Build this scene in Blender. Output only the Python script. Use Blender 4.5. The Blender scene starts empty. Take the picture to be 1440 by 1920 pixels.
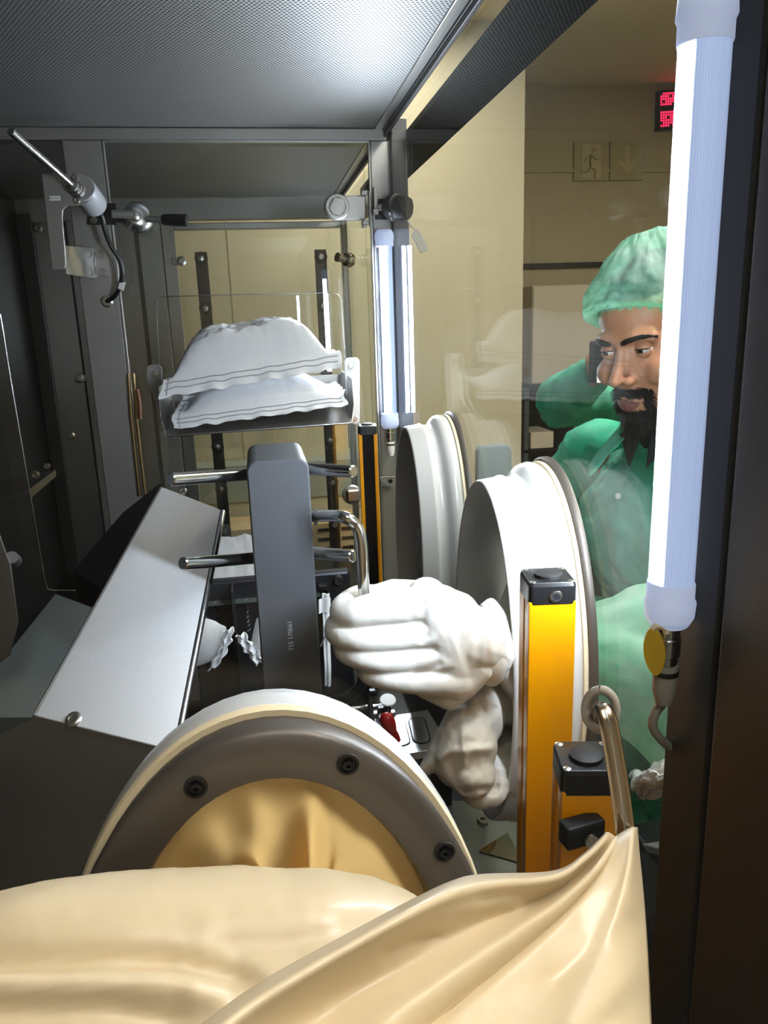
import bpy, bmesh, math, random
from mathutils import Vector, Matrix, Quaternion, noise
import numpy as np
S = bpy.context.scene
COL = S.collection
random.seed(7)
R_ = math.radians
# ------------------------------------------------------------------ camera
FPX = 1425.0
CAM = Vector((0.0, 0.0, 1.45))
def _basis():
    a, b, c = R_(9.04), R_(14.21), R_(1.96)
    f = Vector((math.sin(a)*math.cos(b), math.cos(a)*math.cos(b), -math.sin(b)))
    r = Vector((math.cos(a), -math.sin(a), 0))
    d = f.cross(r)
    return r*math.cos(c)+d*math.sin(c), d*math.cos(c)-r*math.sin(c), f
CR, CD, CF = _basis()
cam = bpy.data.cameras.new('camera'); cam_o = bpy.data.objects.new('camera', cam); COL.objects.link(cam_o)
M = Matrix((CR, -CD, -CF)).transposed().to_4x4(); M.translation = CAM
cam_o.matrix_world = M
cam.sensor_fit = 'HORIZONTAL'; cam.sensor_width = 36.0; cam.lens = 36.0*FPX/1440.0
cam.clip_start = 0.02; cam.clip_end = 50
S.camera = cam_o
def at(x, y, ax, v):
    """world point seen at photo pixel (x, y) lying on the plane ax = v"""
    q = CR*((x-720)/FPX) + CD*((y-960)/FPX) + CF
    i = 'XYZ'.index(ax)
    return CAM + q*((v-CAM[i])/q[i])
# ------------------------------------------------------------------ world, exposure
W = bpy.data.worlds.new('world'); S.world = W; W.use_nodes = True
bg = W.node_tree.nodes['Background']; bg.inputs[0].default_value = (0.80, 0.76, 0.66, 1); bg.inputs[1].default_value = 0.12
S.view_settings.view_transform = 'Standard'; S.view_settings.look = 'None'
S.view_settings.exposure = 0.28; S.view_settings.gamma = 1.0; S.view_settings.use_curve_mapping = False
S.cycles.transparent_max_bounces = 32; S.cycles.max_bounces = 10; S.cycles.glossy_bounces = 6
S.cycles.diffuse_bounces = 4; S.cycles.transmission_bounces = 8
S.cycles.sample_clamp_indirect = 6.0; S.cycles.use_denoising = True; S.cycles.caustics_reflective = False
LED_POWER = 270.0         # tube lamps inside the chamber
ROOM_POWER = 14.5         # ceiling fixtures of the room
# ------------------------------------------------------------------ materials
def srgb(h):
    h = h.lstrip('#'); v = [int(h[i:i+2], 16)/255 for i in (0, 2, 4)]
    return tuple(((c+0.055)/1.055)**2.4 if c > 0.04045 else c/12.92 for c in v) + (1,)
def nt(name):
    m = bpy.data.materials.new(name); m.use_nodes = True
    t = m.node_tree; b = t.nodes.get('Principled BSDF'); return m, t, b
def mat(name, col, rough=0.5, metal=0.0, bump=0.0, bscale=40, var=0.0, trans=0.0, sss=0.0, coat=0.0, spec=0.5, vscale=6):
    m, t, b = nt(name)
    c = srgb(col) if isinstance(col, str) else col
    b.inputs['Base Color'].default_value = c; b.inputs['Roughness'].default_value = rough; b.inputs['Metallic'].default_value = metal
    b.inputs['Specular IOR Level'].default_value = spec
    if coat: b.inputs['Coat Weight'].default_value = coat; b.inputs['Coat Roughness'].default_value = 0.15
    if sss:
        b.inputs['Subsurface Weight'].default_value = sss; b.inputs['Subsurface Radius'].default_value = (0.012, 0.007, 0.004)
        b.inputs['Subsurface Scale'].default_value = 0.6
    tc = t.nodes.new('ShaderNodeTexCoord')
    if var:
        n = t.nodes.new('ShaderNodeTexNoise'); n.inputs['Scale'].default_value = vscale; n.inputs['Detail'].default_value = 5
        t.links.new(tc.outputs['Object'], n.inputs['Vector'])
        r = t.nodes.new('ShaderNodeValToRGB')
        r.color_ramp.elements[0].position = 0.3; r.color_ramp.elements[1].position = 0.75
        r.color_ramp.elements[0].color = tuple(x*(1-var) for x in c[:3])+(1,)
        r.color_ramp.elements[1].color = tuple(min(1, x*(1+var*0.4)) for x in c[:3])+(1,)
        t.links.new(n.outputs['Fac'], r.inputs['Fac']); t.links.new(r.outputs['Color'], b.inputs['Base Color'])
    if bump:
        n2 = t.nodes.new('ShaderNodeTexNoise'); n2.inputs['Scale'].default_value = bscale; n2.inputs['Detail'].default_value = 4
        t.links.new(tc.outputs['Object'], n2.inputs['Vector'])
        bp = t.nodes.new('ShaderNodeBump'); bp.inputs['Strength'].default_value = bump; bp.inputs['Distance'].default_value = 0.004
        t.links.new(n2.outputs['Fac'], bp.inputs['Height']); t.links.new(bp.outputs['Normal'], b.inputs['Normal'])
    return m
def steel(name, col='#b4b4b2', rough=0.34, axis='Z', streak=0.16, metal=1.0):
    """brushed stainless steel, the grain running along one axis"""
    m, t, b = nt(name); c = srgb(col)
    b.inputs['Metallic'].default_value = metal
    tc = t.nodes.new('ShaderNodeTexCoord'); mp = t.nodes.new('ShaderNodeMapping')
    sc = {'X': (3, 420, 420), 'Y': (420, 3, 420), 'Z': (420, 420, 3)}[axis]
    mp.inputs['Scale'].default_value = sc; t.links.new(tc.outputs['Object'], mp.inputs['Vector'])
    n = t.nodes.new('ShaderNodeTexNoise'); n.inputs['Scale'].default_value = 1.0; n.inputs['Detail'].default_value = 3
    t.links.new(mp.outputs['Vector'], n.inputs['Vector'])
    mr = t.nodes.new('ShaderNodeMapRange'); mr.inputs['To Min'].default_value = rough-streak*0.5; mr.inputs['To Max'].default_value = rough+streak*0.5
    t.links.new(n.outputs['Fac'], mr.inputs['Value']); t.links.new(mr.outputs['Result'], b.inputs['Roughness'])
    r = t.nodes.new('ShaderNodeValToRGB'); r.color_ramp.elements[0].color = tuple(x*0.86 for x in c[:3])+(1,); r.color_ramp.elements[1].color = c
    t.links.new(n.outputs['Fac'], r.inputs['Fac']); t.links.new(r.outputs['Color'], b.inputs['Base Color'])
    return m
def perforated(name, col='#b5b6b6'):
    """sheet steel punched with a staggered grid of round holes"""
    m, t, b = nt(name); N = t.nodes; L = t.links
    tc = N.new('ShaderNodeTexCoord'); sp = N.new('ShaderNodeSeparateXYZ'); L.new(tc.outputs['Object'], sp.inputs[0])
    def mth(op, a, bb=None):
        n = N.new('ShaderNodeMath'); n.operation = op
        for i, v in enumerate((a, bb)):
            if v is None: continue
            if isinstance(v, (int, float)): n.inputs[i].default_value = v
            else: L.new(v, n.inputs[i])
        return n.outputs[0]
    P = 0.0084; Q = P*0.866
    vy = mth('DIVIDE', sp.outputs['Y'], Q); row = mth('FLOOR', vy)
    off = mth('MULTIPLY', mth('MODULO', mth('ABSOLUTE', row), 2.0), 0.5)
    vx = mth('ADD', mth('DIVIDE', sp.outputs['X'], P), off)
    fx = mth('SUBTRACT', mth('FRACT', vx), 0.5); fy = mth('MULTIPLY', mth('SUBTRACT', mth('FRACT', vy), 0.5), 0.866)
    d = mth('SQRT', mth('ADD', mth('MULTIPLY', fx, fx), mth('MULTIPLY', fy, fy)))
    mr = N.new('ShaderNodeMapRange'); mr.inputs['From Min'].default_value = 0.30; mr.inputs['From Max'].default_value = 0.38
    L.new(d, mr.inputs['Value'])
    mx = N.new('ShaderNodeMix'); mx.data_type = 'RGBA'; L.new(mr.outputs['Result'], mx.inputs['Factor'])
    mx.inputs['A'].default_value = (0.03, 0.03, 0.032, 1); mx.inputs['B'].default_value = srgb(col)
    L.new(mx.outputs['Result'], b.inputs['Base Color'])
    L.new(mth('MULTIPLY', mr.outputs['Result'], 0.95), b.inputs['Metallic'])
    b.inputs['Roughness'].default_value = 0.47
    bp = N.new('ShaderNodeBump'); bp.inputs['Strength'].default_value = 0.35; bp.inputs['Distance'].default_value = 0.001
    L.new(mr.outputs['Result'], bp.inputs['Height']); L.new(bp.outputs['Normal'], b.inputs['Normal'])
    return m
def glass(name, tint=(0.97, 0.985, 0.975), f0=0.055, f1=0.26, haze=0.0):
    """clear pane: transmits, mirrors more at a glancing angle"""
    m, t, b = nt(name); N = t.nodes; L = t.links; N.remove(b); out = N['Material Output']
    g = N.new('ShaderNodeNewGeometry'); dt = N.new('ShaderNodeVectorMath'); dt.operation = 'DOT_PRODUCT'
    L.new(g.outputs['Incoming'], dt.inputs[0]); L.new(g.outputs['Normal'], dt.inputs[1])
    def mth(op, a, bb=None):
        n = N.new('ShaderNodeMath'); n.operation = op
        for i, v in enumerate((a, bb)):
            if v is None: continue
            if isinstance(v, (int, float)): n.inputs[i].default_value = v
            else: L.new(v, n.inputs[i])
        return n.outputs[0]
    c = mth('ABSOLUTE', dt.outputs['Value'])
    f = mth('ADD', mth('MULTIPLY', mth('POWER', mth('SUBTRACT', 1.0, c), 5.0), f1), f0)
    tr = N.new('ShaderNodeBsdfTransparent'); tr.inputs[0].default_value = tint+(1,)
    gl = N.new('ShaderNodeBsdfGlossy'); gl.inputs['Roughness'].default_value = 0.0; gl.inputs[0].default_value = (1, 1, 1, 1)
    mx = N.new('ShaderNodeMixShader'); L.new(f, mx.inputs[0]); L.new(tr.outputs[0], mx.inputs[1]); L.new(gl.outputs[0], mx.inputs[2])
    last = mx
    if haze:
        df = N.new('ShaderNodeBsdfDiffuse'); df.inputs[0].default_value = (0.9, 0.92, 0.95, 1)
        m2 = N.new('ShaderNodeMixShader'); m2.inputs[0].default_value = haze
        L.new(mx.outputs[0], m2.inputs[1]); L.new(df.outputs[0], m2.inputs[2]); last = m2
    L.new(last.outputs[0], out.inputs[0])
    return m
def sheer(name, col, alpha, rough=0.6, tl=0.5, var=0.25, vscale=9, col2=None):
    """thin see-through non-woven cloth or film"""
    m, t, b = nt(name); N = t.nodes; L = t.links; N.remove(b); out = N['Material Output']; c = srgb(col)
    df = N.new('ShaderNodeBsdfDiffuse'); df.inputs[0].default_value = c
    tn = N.new('ShaderNodeBsdfTranslucent'); tn.inputs[0].default_value = c
    a = N.new('ShaderNodeMixShader'); a.inputs[0].default_value = tl; L.new(df.outputs[0], a.inputs[1]); L.new(tn.outputs[0], a.inputs[2])
    gl = N.new('ShaderNodeBsdfGlossy'); gl.inputs['Roughness'].default_value = rough
    a2 = N.new('ShaderNodeMixShader'); a2.inputs[0].default_value = 0.05; L.new(a.outputs[0], a2.inputs[1]); L.new(gl.outputs[0], a2.inputs[2])
    tr = N.new('ShaderNodeBsdfTransparent')
    tr.inputs[0].default_value = tuple(0.25+0.75*x for x in c[:3])+(1,)
    if col2:
        tc2 = N.new('ShaderNodeTexCoord'); n3 = N.new('ShaderNodeTexNoise'); n3.inputs['Scale'].default_value = vscale*1.3; n3.inputs['Detail'].default_value = 7; n3.inputs['Distortion'].default_value = 0.8
        L.new(tc2.outputs['Object'], n3.inputs['Vector']); cr = N.new('ShaderNodeValToRGB')
        cr.color_ramp.elements[0].position = 0.38; cr.color_ramp.elements[1].position = 0.68; cr.color_ramp.elements[0].color = c; cr.color_ramp.elements[1].color = srgb(col2)
        L.new(n3.outputs['Fac'], cr.inputs['Fac']); L.new(cr.outputs['Color'], df.inputs[0]); L.new(cr.outputs['Color'], tn.inputs[0])
        bp = N.new('ShaderNodeBump'); bp.inputs['Strength'].default_value = 0.5; bp.inputs['Distance'].default_value = 0.008
        L.new(n3.outputs['Fac'], bp.inputs['Height']); L.new(bp.outputs['Normal'], df.inputs['Normal'])
    mx = N.new('ShaderNodeMixShader')
    tc = N.new('ShaderNodeTexCoord'); n = N.new('ShaderNodeTexNoise'); n.inputs['Scale'].default_value = vscale; n.inputs['Detail'].default_value = 6
    L.new(tc.outputs['Object'], n.inputs['Vector'])
    mr = N.new('ShaderNodeMapRange'); mr.inputs['From Min'].default_value = 0.3; mr.inputs['From Max'].default_value = 0.7
    mr.inputs['To Min'].default_value = max(0, alpha-var); mr.inputs['To Max'].default_value = min(1, alpha+var)
    L.new(n.outputs['Fac'], mr.inputs['Value']); L.new(mr.outputs['Result'], mx.inputs[0])
    L.new(tr.outputs[0], mx.inputs[1]); L.new(a2.outputs[0], mx.inputs[2]); L.new(mx.outputs[0], out.inputs[0])
    return m
def emit(name, col, s):
    m, t, b = nt(name); t.nodes.remove(b); e = t.nodes.new('ShaderNodeEmission')
    e.inputs[0].default_value = srgb(col) if isinstance(col, str) else col; e.inputs[1].default_value = s
    t.links.new(e.outputs[0], t.nodes['Material Output'].inputs[0]); return m
MT = {}
MT['steel'] = steel('brushed_steel')
MT['steel_x'] = steel('brushed_steel_across', axis='X')
MT['steel_y'] = steel('brushed_steel_deep', axis='Y')
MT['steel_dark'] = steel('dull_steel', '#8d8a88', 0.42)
MT['steel_fine'] = steel('fine_steel', '#c4c4c4', 0.24, 'X', 0.08)
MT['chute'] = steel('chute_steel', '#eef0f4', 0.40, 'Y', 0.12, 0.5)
MT['post'] = steel('post_steel', '#5e564e', 0.5)
MT['chrome'] = mat('polished_steel', '#cfcfcd', 0.16, 1.0)
MT['screw'] = mat('screw_steel', '#b9b7b2', 0.28, 1.0)
MT['perf'] = perforated('perforated_steel')
MT['perf2'] = perforated('perforated_steel_far', '#a9aaa9')
MT['frame'] = mat('satin_frame_steel', '#a3a29e', 0.45, 0.85, var=0.06)
MT['darkframe'] = mat('dark_frame_steel', '#58575a', 0.5, 0.8)
MT['gasket'] = mat('dark_gasket_rubber', '#34383a', 0.5)
MT['black'] = mat('black_plastic', '#101114', 0.38)
MT['duct'] = mat('matt_black_duct', (0.001, 0.001, 0.0015, 1), 0.9, spec=0.0)
MT['blackrub'] = mat('black_rubber', '#08080a', 0.6)
MT['blackgloss'] = mat('black_gloss', '#07080c', 0.12)
MT['machine'] = mat('dark_machine_panel', '#22242a', 0.3, 0.4)
MT['greyplate'] = mat('grey_coated_plate', '#4b5455', 0.5, 0.3)
MT['slab'] = mat('grey_anodised_arm', '#484b50', 0.55, 0.25, bump=0.05, bscale=300)
MT['white'] = mat('white_plastic', '#eeeeee', 0.35, coat=0.2)
MT['whitering'] = mat('white_port_plastic', '#c6c6c4', 0.28, coat=0.25)
MT['greyring'] = mat('grey_port_clamp', '#5a544e', 0.42, 0.4)
MT['inkdark'] = mat('dark_hollow_metal', '#1b1c1f', 0.35, 0.6)
MT['cream'] = mat('cream_seal', '#e2d3b0', 0.5)
MT['beige'] = mat('beige_rubber', '#cbba98', 0.42, sss=0.12, coat=0.12)
MT['beigethin'] = sheer('thin_beige_rubber', '#e0b873', 1.0, 0.4, 0.55, 0.0)
MT['glove'] = mat('white_rubber_glove', '#e0dfda', 0.36, sss=0.1, coat=0.15)
MT['pouch'] = mat('white_pouch_cloth', '#e4e6ea', 0.6, bump=0.25, bscale=30)
MT['seam'] = mat('grey_seam', '#a3a4ab', 0.6)
MT['yellow'] = mat('yellow_aluminium', '#e09400', 0.32, coat=0.3)
MT['yellowdark'] = mat('yellow_aluminium_groove', '#b27a00', 0.35)
MT['beigewall'] = mat('beige_wall_paint', '#c3b99b', 0.6, var=0.03, vscale=2)
MT['tanwall'] = mat('tan_wall_panel', '#b0a380', 0.55, var=0.03, vscale=2)
MT['floor'] = mat('grey_floor_vinyl', '#5b5a55', 0.5, var=0.1)
MT['dimwall'] = mat('dimmed_wall_paint', '#8f8675', 0.7)  # unseen walls, toned down to weaken their reflection in the front pane
MT['roomceil'] = mat('room_ceiling_paint', '#dccfae', 0.8)
MT['pane'] = glass('clear_glass')
MT['panefront'] = glass('front_clear_glass', (0.985, 0.99, 0.985), 0.010, 0.3)
MT['panethin'] = glass('clear_guard_plastic', (0.985, 0.985, 0.98), 0.03, 0.5)
MT['tube'] = glass('lamp_tube_clear', (0.90, 0.94, 1.0), 0.06, 0.7, haze=0.02)
MT['cap'] = mat('frosted_lamp_cap', '#b4c2e4', 0.3, trans=0.4)
MT['lamphouse'] = mat('lamp_back_blue_grey', '#93a5cf', 0.35)
def glow(m, col, st):
    b = MT[m].node_tree.nodes['Principled BSDF']; b.inputs['Emission Color'].default_value = col; b.inputs['Emission Strength'].default_value = st
glow('cap', (0.62, 0.72, 1.0, 1), 0.35); glow('lamphouse', (0.55, 0.66, 0.95, 1), 0.55)   # the frosted plastic of the lamp glows with the light inside it
MT['led'] = emit('led_strip_light', (0.86, 0.93, 1.0, 1), LED_POWER)
MT['panel_fill'] = emit('people_fill_panel', (1.0, 0.96, 0.9, 1), ROOM_POWER*2.0)  # doubled strength, fill light for the two people
MT['panel_soft'] = emit('soft_room_light_panel', (1.0, 0.95, 0.87, 1), ROOM_POWER*0.5)
MT['panel'] = emit('room_light_panel', (1.0, 0.95, 0.87, 1), ROOM_POWER)
MT['redled'] = emit('red_reflection_glow', (1.0, 0.02, 0.08, 1), 2.2)  # glow imitates a red LED mirrored in the glass
MT['red'] = mat('red_plastic', '#c00814', 0.25)
MT['skin'] = mat('skin', '#bd8566', 0.48, sss=0.2, var=0.08, vscale=30, bump=0.08, bscale=400)
MT['lip'] = mat('lips', '#7d4a44', 0.4, sss=0.1)
MT['hair'] = mat('dark_hair', '#0a0807', 0.65, spec=0.2)
MT['eyewhite'] = mat('eye_white', '#cfc8c0', 0.15)
MT['iris'] = mat('dark_iris', '#160d08', 0.08)
MT['gown'] = sheer('green_gown_cloth', '#2fb894', 0.88, tl=0.35, var=0.2, vscale=8, col2='#7fe0c0')
MT['gownlight'] = sheer('pale_green_sleeve_cloth', '#8fdcb8', 0.62, tl=0.5, var=0.2, vscale=9, col2='#d6f7e6')
MT['capcloth'] = sheer('green_cap_cloth', '#b2f0da', 0.46, tl=0.5, var=0.24, vscale=16, col2='#e2fff4')
MT['shirt'] = mat('black_shirt', '#17171b', 0.8)
MT['film'] = sheer('milky_film', '#e7e8ea', 0.72, tl=0.45, var=0.12, vscale=7)
MT['label'] = mat('white_label', '#f2f2f2', 0.5)
MT['ink'] = mat('dark_ink', '#222226', 0.6)
MT['engrave'] = mat('pale_engraving', '#9b9ea6', 0.5)
MT['oatgrey'] = mat('tan_cabinet', '#bfa57a', 0.5)
MT['signpale'] = mat('sign_reflection_pale', '#b6a980', 0.5)  # both sign tones close to the wall, imitating a faint reflection
MT['signdark'] = mat('sign_reflection_olive', '#a3976f', 0.5)
MT['cream2'] = mat('white_cupboard', '#cfc4ac', 0.4)
MT['greycable'] = mat('grey_cable', '#9a9791', 0.5)
MT['clearcup'] = glass('clear_cup_plastic', (0.9, 0.92, 0.95), 0.10, 0.6, haze=0.25)
# ------------------------------------------------------------------ mesh helpers
ORG = {}
class MB:
    def __init__(self): self.v = []; self.f = []
    def add(self, vs, fs):
        n = len(self.v); self.v += [Vector(p) for p in vs]; self.f += [tuple(i+n for i in q) for q in fs]; return self
    def box(self, lo, hi, rot=None, piv=None):
        x0, y0, z0 = lo; x1, y1, z1 = hi
        vs = [Vector(p) for p in ((x0,y0,z0),(x1,y0,z0),(x1,y1,z0),(x0,y1,z0),(x0,y0,z1),(x1,y0,z1),(x1,y1,z1),(x0,y1,z1))]
        if rot is not None:
            c = Vector(piv) if piv is not None else (Vector(lo)+Vector(hi))/2
            vs = [rot @ (p-c)+c for p in vs]
        return self.add(vs, [(0,3,2,1),(4,5,6,7),(0,1,5,4),(1,2,6,5),(2,3,7,6),(3,0,4,7)])
    def prism(self, poly, ext):
        n = len(poly); e = Vector(ext); vs = [Vector(p) for p in poly]; vs += [p+e for p in vs]
        return self.add(vs, [tuple(range(n-1, -1, -1)), tuple(range(n, 2*n))]+[(i, (i+1) % n, n+(i+1) % n, n+i) for i in range(n)])
    def loft(self, rings, closed=True, caps=True):
        n = len(rings[0]); vs = [p for r in rings for p in r]; fs = []
        for k in range(len(rings)-1):
            for i in range(n if closed else n-1):
                j = (i+1) % n; fs.append((k*n+i, k*n+j, (k+1)*n+j, (k+1)*n+i))
        if caps and closed:
            fs.append(tuple(range(n-1, -1, -1))); m = (len(rings)-1)*n; fs.append(tuple(range(m, m+n)))
        return self.add(vs, fs)
    def tube(self, path, r, seg=14, caps=True, sx=1.0, up=None):
        P = [Vector(p) for p in path]; n = len(P); rr = r if isinstance(r, (list, tuple)) else [r]*n
        T = [(P[min(i+1, n-1)]-P[max(i-1, 0)]).normalized() for i in range(n)]
        u = Vector(up) if up is not None else (Vector((0, 0, 1)) if abs(T[0].z) < 0.9 else Vector((1, 0, 0)))
        rings = []
        for i in range(n):
            u = (u-T[i]*u.dot(T[i])).normalized(); w = T[i].cross(u)
            rings.append([P[i]+(u*math.cos(2*math.pi*k/seg)+w*math.sin(2*math.pi*k/seg)*sx)*rr[i] for k in range(seg)])
        return self.loft(rings, True, caps)
    def cyl(self, p0, p1, r0, r1=None, seg=24):
        return self.tube([p0, p1], [r0, r0 if r1 is None else r1], seg)
    def lathe(self, o, ax, prof, seg=28, sx=1.0):
        """prof = [(radius, height along ax)]"""
        o = Vector(o); a = Vector(ax).normalized(); u = a.orthogonal().normalized(); w = a.cross(u)
        rings = [[o+a*h+(u*math.cos(2*math.pi*k/seg)+w*math.sin(2*math.pi*k/seg))*max(r, 1e-5) for k in range(seg)] for r, h in prof]
        return self.loft(rings)
    def ball(self, c, r, seg=20, rings=12, rot=None):
        c = Vector(c); rx, ry, rz = (r, r, r) if isinstance(r, (int, float)) else r
        out = []
        for i in range(rings+1):
            th = math.pi*(i/rings)*0.996+0.006; ring = []
            for k in range(seg):
                p = Vector((rx*math.sin(th)*math.cos(2*math.pi*k/seg), ry*math.sin(th)*math.sin(2*math.pi*k/seg), -rz*math.cos(th)))
                ring.append(c+(rot @ p if rot is not None else p))
            out.append(ring)
        return self.loft(out)
    def capsule(self, pts, rs, seg=16):
        """rounded tapering limb through the points"""
        P = [Vector(p) for p in pts]; path = []; rad = []
        d0 = (P[0]-P[1]).normalized(); d1 = (P[-1]-P[-2]).normalized()
        for k in range(5, 0, -1):
            a = k/5*math.pi/2*0.98; path.append(P[0]+d0*rs[0]*math.sin(a)); rad.append(rs[0]*math.cos(a))
        path += P; rad += list(rs)
        for k in range(1, 6):
            a = k/5*math.pi/2*0.98; path.append(P[-1]+d1*rs[-1]*math.sin(a)); rad.append(rs[-1]*math.cos(a))
        return self.tube(path, rad, seg)
    def grid(self, fn, nu, nv):
        vs = [fn(i/(nu-1), j/(nv-1)) for j in range(nv) for i in range(nu)]
        return self.add(vs, [(j*nu+i, j*nu+i+1, (j+1)*nu+i+1, (j+1)*nu+i) for j in range(nv-1) for i in range(nu-1)])
    def build(self, name, m, parent=None, smooth=40, bevel=0.0, seg=2, sub=0, solid=0.0, remesh=0.0, smo=0, deform=None, recalc=True):
        me = bpy.data.meshes.new(name)
        if parent is not None: org = ORG[parent.name]
        else:
            xs = [p.x for p in self.v]; ys = [p.y for p in self.v]; zs = [p.z for p in self.v]
            org = Vector(((min(xs)+max(xs))/2, (min(ys)+max(ys))/2, min(zs)))
        me.from_pydata([p-org for p in self.v], [], self.f)
        if recalc:
            bm = bmesh.new(); bm.from_mesh(me); bmesh.ops.recalc_face_normals(bm, faces=bm.faces); bm.to_mesh(me); bm.free()
        o = bpy.data.objects.new(name, me); COL.objects.link(o)
        mods = False
        if remesh:
            d = o.modifiers.new('r', 'REMESH'); d.mode = 'VOXEL'; d.voxel_size = remesh; d.use_smooth_shade = True; mods = True
        if smo:
            d = o.modifiers.new('s', 'SMOOTH'); d.iterations = smo; d.factor = 0.5; mods = True
        if solid:
            d = o.modifiers.new('t', 'SOLIDIFY'); d.thickness = solid; d.offset = 0; mods = True
        if bevel:
            d = o.modifiers.new('b', 'BEVEL'); d.width = bevel; d.segments = seg; d.limit_method = 'ANGLE'; d.angle_limit = R_(35); mods = True
        if sub:
            d = o.modifiers.new('d', 'SUBSURF'); d.levels = sub; d.render_levels = sub; mods = True
        if mods:
            dg = bpy.context.evaluated_depsgraph_get(); dg.update()
            me2 = bpy.data.meshes.new_from_object(o.evaluated_get(dg)); o.modifiers.clear(); o.data = me2
            bpy.data.meshes.remove(me); me = me2; me.name = name
        if deform:
            for q in me.vertices: q.co = deform(q.co+org)-org
            me.update()
        me.materials.clear(); me.materials.append(MT[m] if isinstance(m, str) else m)
        if smooth:
            me.shade_smooth()
            if smooth < 180: me.set_sharp_from_angle(angle=R_(18 if bevel else smooth))
        if parent is not None: o.parent = parent
        else: o.location = org
        ORG[o.name] = org
        return o
def thing(name, label, cat, loc, group=None):
    o = bpy.data.objects.new(name, None); COL.objects.link(o); o.location = loc; o.empty_display_size = 0.05
    ORG[o.name] = Vector(loc); o['label'] = label; o['category'] = cat
    if group: o['group'] = group
    return o
def tag(o, label, cat, group=None, kind=None):
    o['label'] = label; o['category'] = cat
    if group: o['group'] = group
    if kind: o['kind'] = kind
    return o
def struct(o, label=None, cat=None):
    o['kind'] = 'structure'
    if label: o['label'] = label
    if cat: o['category'] = cat
    return o
def dup(root, shift, name=None, label=None, group=None):
    def cp(o, par):
        c = o.copy(); COL.objects.link(c); c.parent = par
        for ch in list(o.children): cp(ch, c)
        return c
    r = cp(root, None); r.location = root.location+Vector(shift); ORG[r.name] = Vector(r.location)
    if label: r['label'] = label
    if group: r['group'] = group
    return r
def rbox(lo, hi, r, axis='Y', seg=6):
    """rounded rectangle outline in the plane across axis, as a list of 2-D points mapped to 3-D at lo side"""
    out = []
    i, j = {'X': (1, 2), 'Y': (0, 2), 'Z': (0, 1)}[axis]; k = 'XYZ'.index(axis)
    for cx, cy, a0 in ((hi[i]-r, hi[j]-r, 0), (lo[i]+r, hi[j]-r, 90), (lo[i]+r, lo[j]+r, 180), (hi[i]-r, lo[j]+r, 270)):
        for s in range(seg+1):
            a = R_(a0+90*s/seg); p = [0, 0, 0]; p[i] = cx+r*math.cos(a); p[j] = cy+r*math.sin(a); p[k] = lo[k]; out.append(Vector(p))
    return out
def spline(pts, n=24):
    """Catmull-Rom through the points"""
    P = [Vector(p) for p in pts]; P = [P[0]*2-P[1]]+P+[P[-1]*2-P[-2]]; out = []
    for i in range(1, len(P)-2):
        for s in range(n):
            t = s/n; a, b, c, d = P[i-1:i+3]
            out.append(0.5*((2*b)+(c-a)*t+(2*a-5*b+4*c-d)*t*t+(3*b-a-3*c+d)*t**3))
    out.append(P[-2]); return out
def interp(xs, ys, x):
    return float(np.interp(x, xs, ys))
def fbm(p, sc, seed=0.0, oct=4):
    return noise.fractal(Vector((p[0]*sc+seed, p[1]*sc+seed*1.7, p[2]*sc-seed)), 1.0, 2.0, oct)
def project(p):
    q = Vector(p)-CAM; d = q.dot(CF); return 720+FPX*q.dot(CR)/d, 960+FPX*q.dot(CD)/d
def poly_dist(x, y, pl):
    """signed distance in photo pixels from a polyline, and how far along it (0..1)"""
    best = (1e9, 0.0)
    n = len(pl)-1
    for i in range(n):
        ax, ay = pl[i]; bx, by = pl[i+1]; dx, dy = bx-ax, by-ay; L2 = dx*dx+dy*dy
        t = max(0, min(1, ((x-ax)*dx+(y-ay)*dy)/L2)); ex, ey = x-ax-t*dx, y-ay-t*dy; d = math.hypot(ex, ey)
        if d < abs(best[0]): best = (d if dx*ey-dy*ex > 0 else -d, (i+t)/n)
    return best
def screw_part(parent, p, ax, r=0.007, name='screw', m='screw'):
    mb = MB(); mb.lathe(p, ax, [(0, -0.001), (r, -0.001), (r, r*0.35), (r*0.85, r*0.6), (r*0.45, r*0.62), (r*0.42, r*0.25), (0, r*0.25)], 18)
    return mb.build(name, m, parent)
# ================================================================== the room
def sbox(name, m, lo, hi, bevel=0.0, label=None):
    o = MB().box(lo, hi).build(name, m, None, smooth=30, bevel=bevel); o['kind'] = 'structure'
    if label: o['label'] = label
    return o
sbox('floor', 'floor', (-2.6, -2.2, -0.05), (3.2, 5.4, 0.0))
sbox('ceiling', 'roomceil', (-2.6, -2.2, 2.9), (3.2, 5.4, 2.95))
sbox('wall_back', 'beigewall', (-2.6, 4.2, 0.0), (1.49, 4.3, 2.9))
sbox('wall_far', 'tanwall', (1.49, 5.2, 0.0), (3.2, 5.3, 2.9))
sbox('wall_return', 'tanwall', (1.44, 4.3, 0.0), (1.49, 5.2, 2.9))
sbox('wall_right', 'tanwall', (3.1, -2.2, 0.0), (3.2, 5.2, 2.9))
sbox('wall_left', 'dimwall', (-2.6, -2.2, 0.0), (-2.5, 4.2, 2.9))
sbox('wall_front', 'dimwall', (-2.5, -2.2, 0.0), (3.1, -2.1, 2.9))
# lines between the wall panels of the back wall
for k, x in enumerate((-0.1, 0.62)):
    sbox('trim_%d' % (k+1), 'tanwall', (x, 4.197, 0.0), (x+0.006, 4.2, 2.9))
sbox('trim_3', 'black', (1.49, 5.17, 1.752), (3.1, 5.2, 1.785))
sbox('trim_4', 'tanwall', (1.49, 5.185, 2.36), (3.1, 5.2, 2.38))
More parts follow.
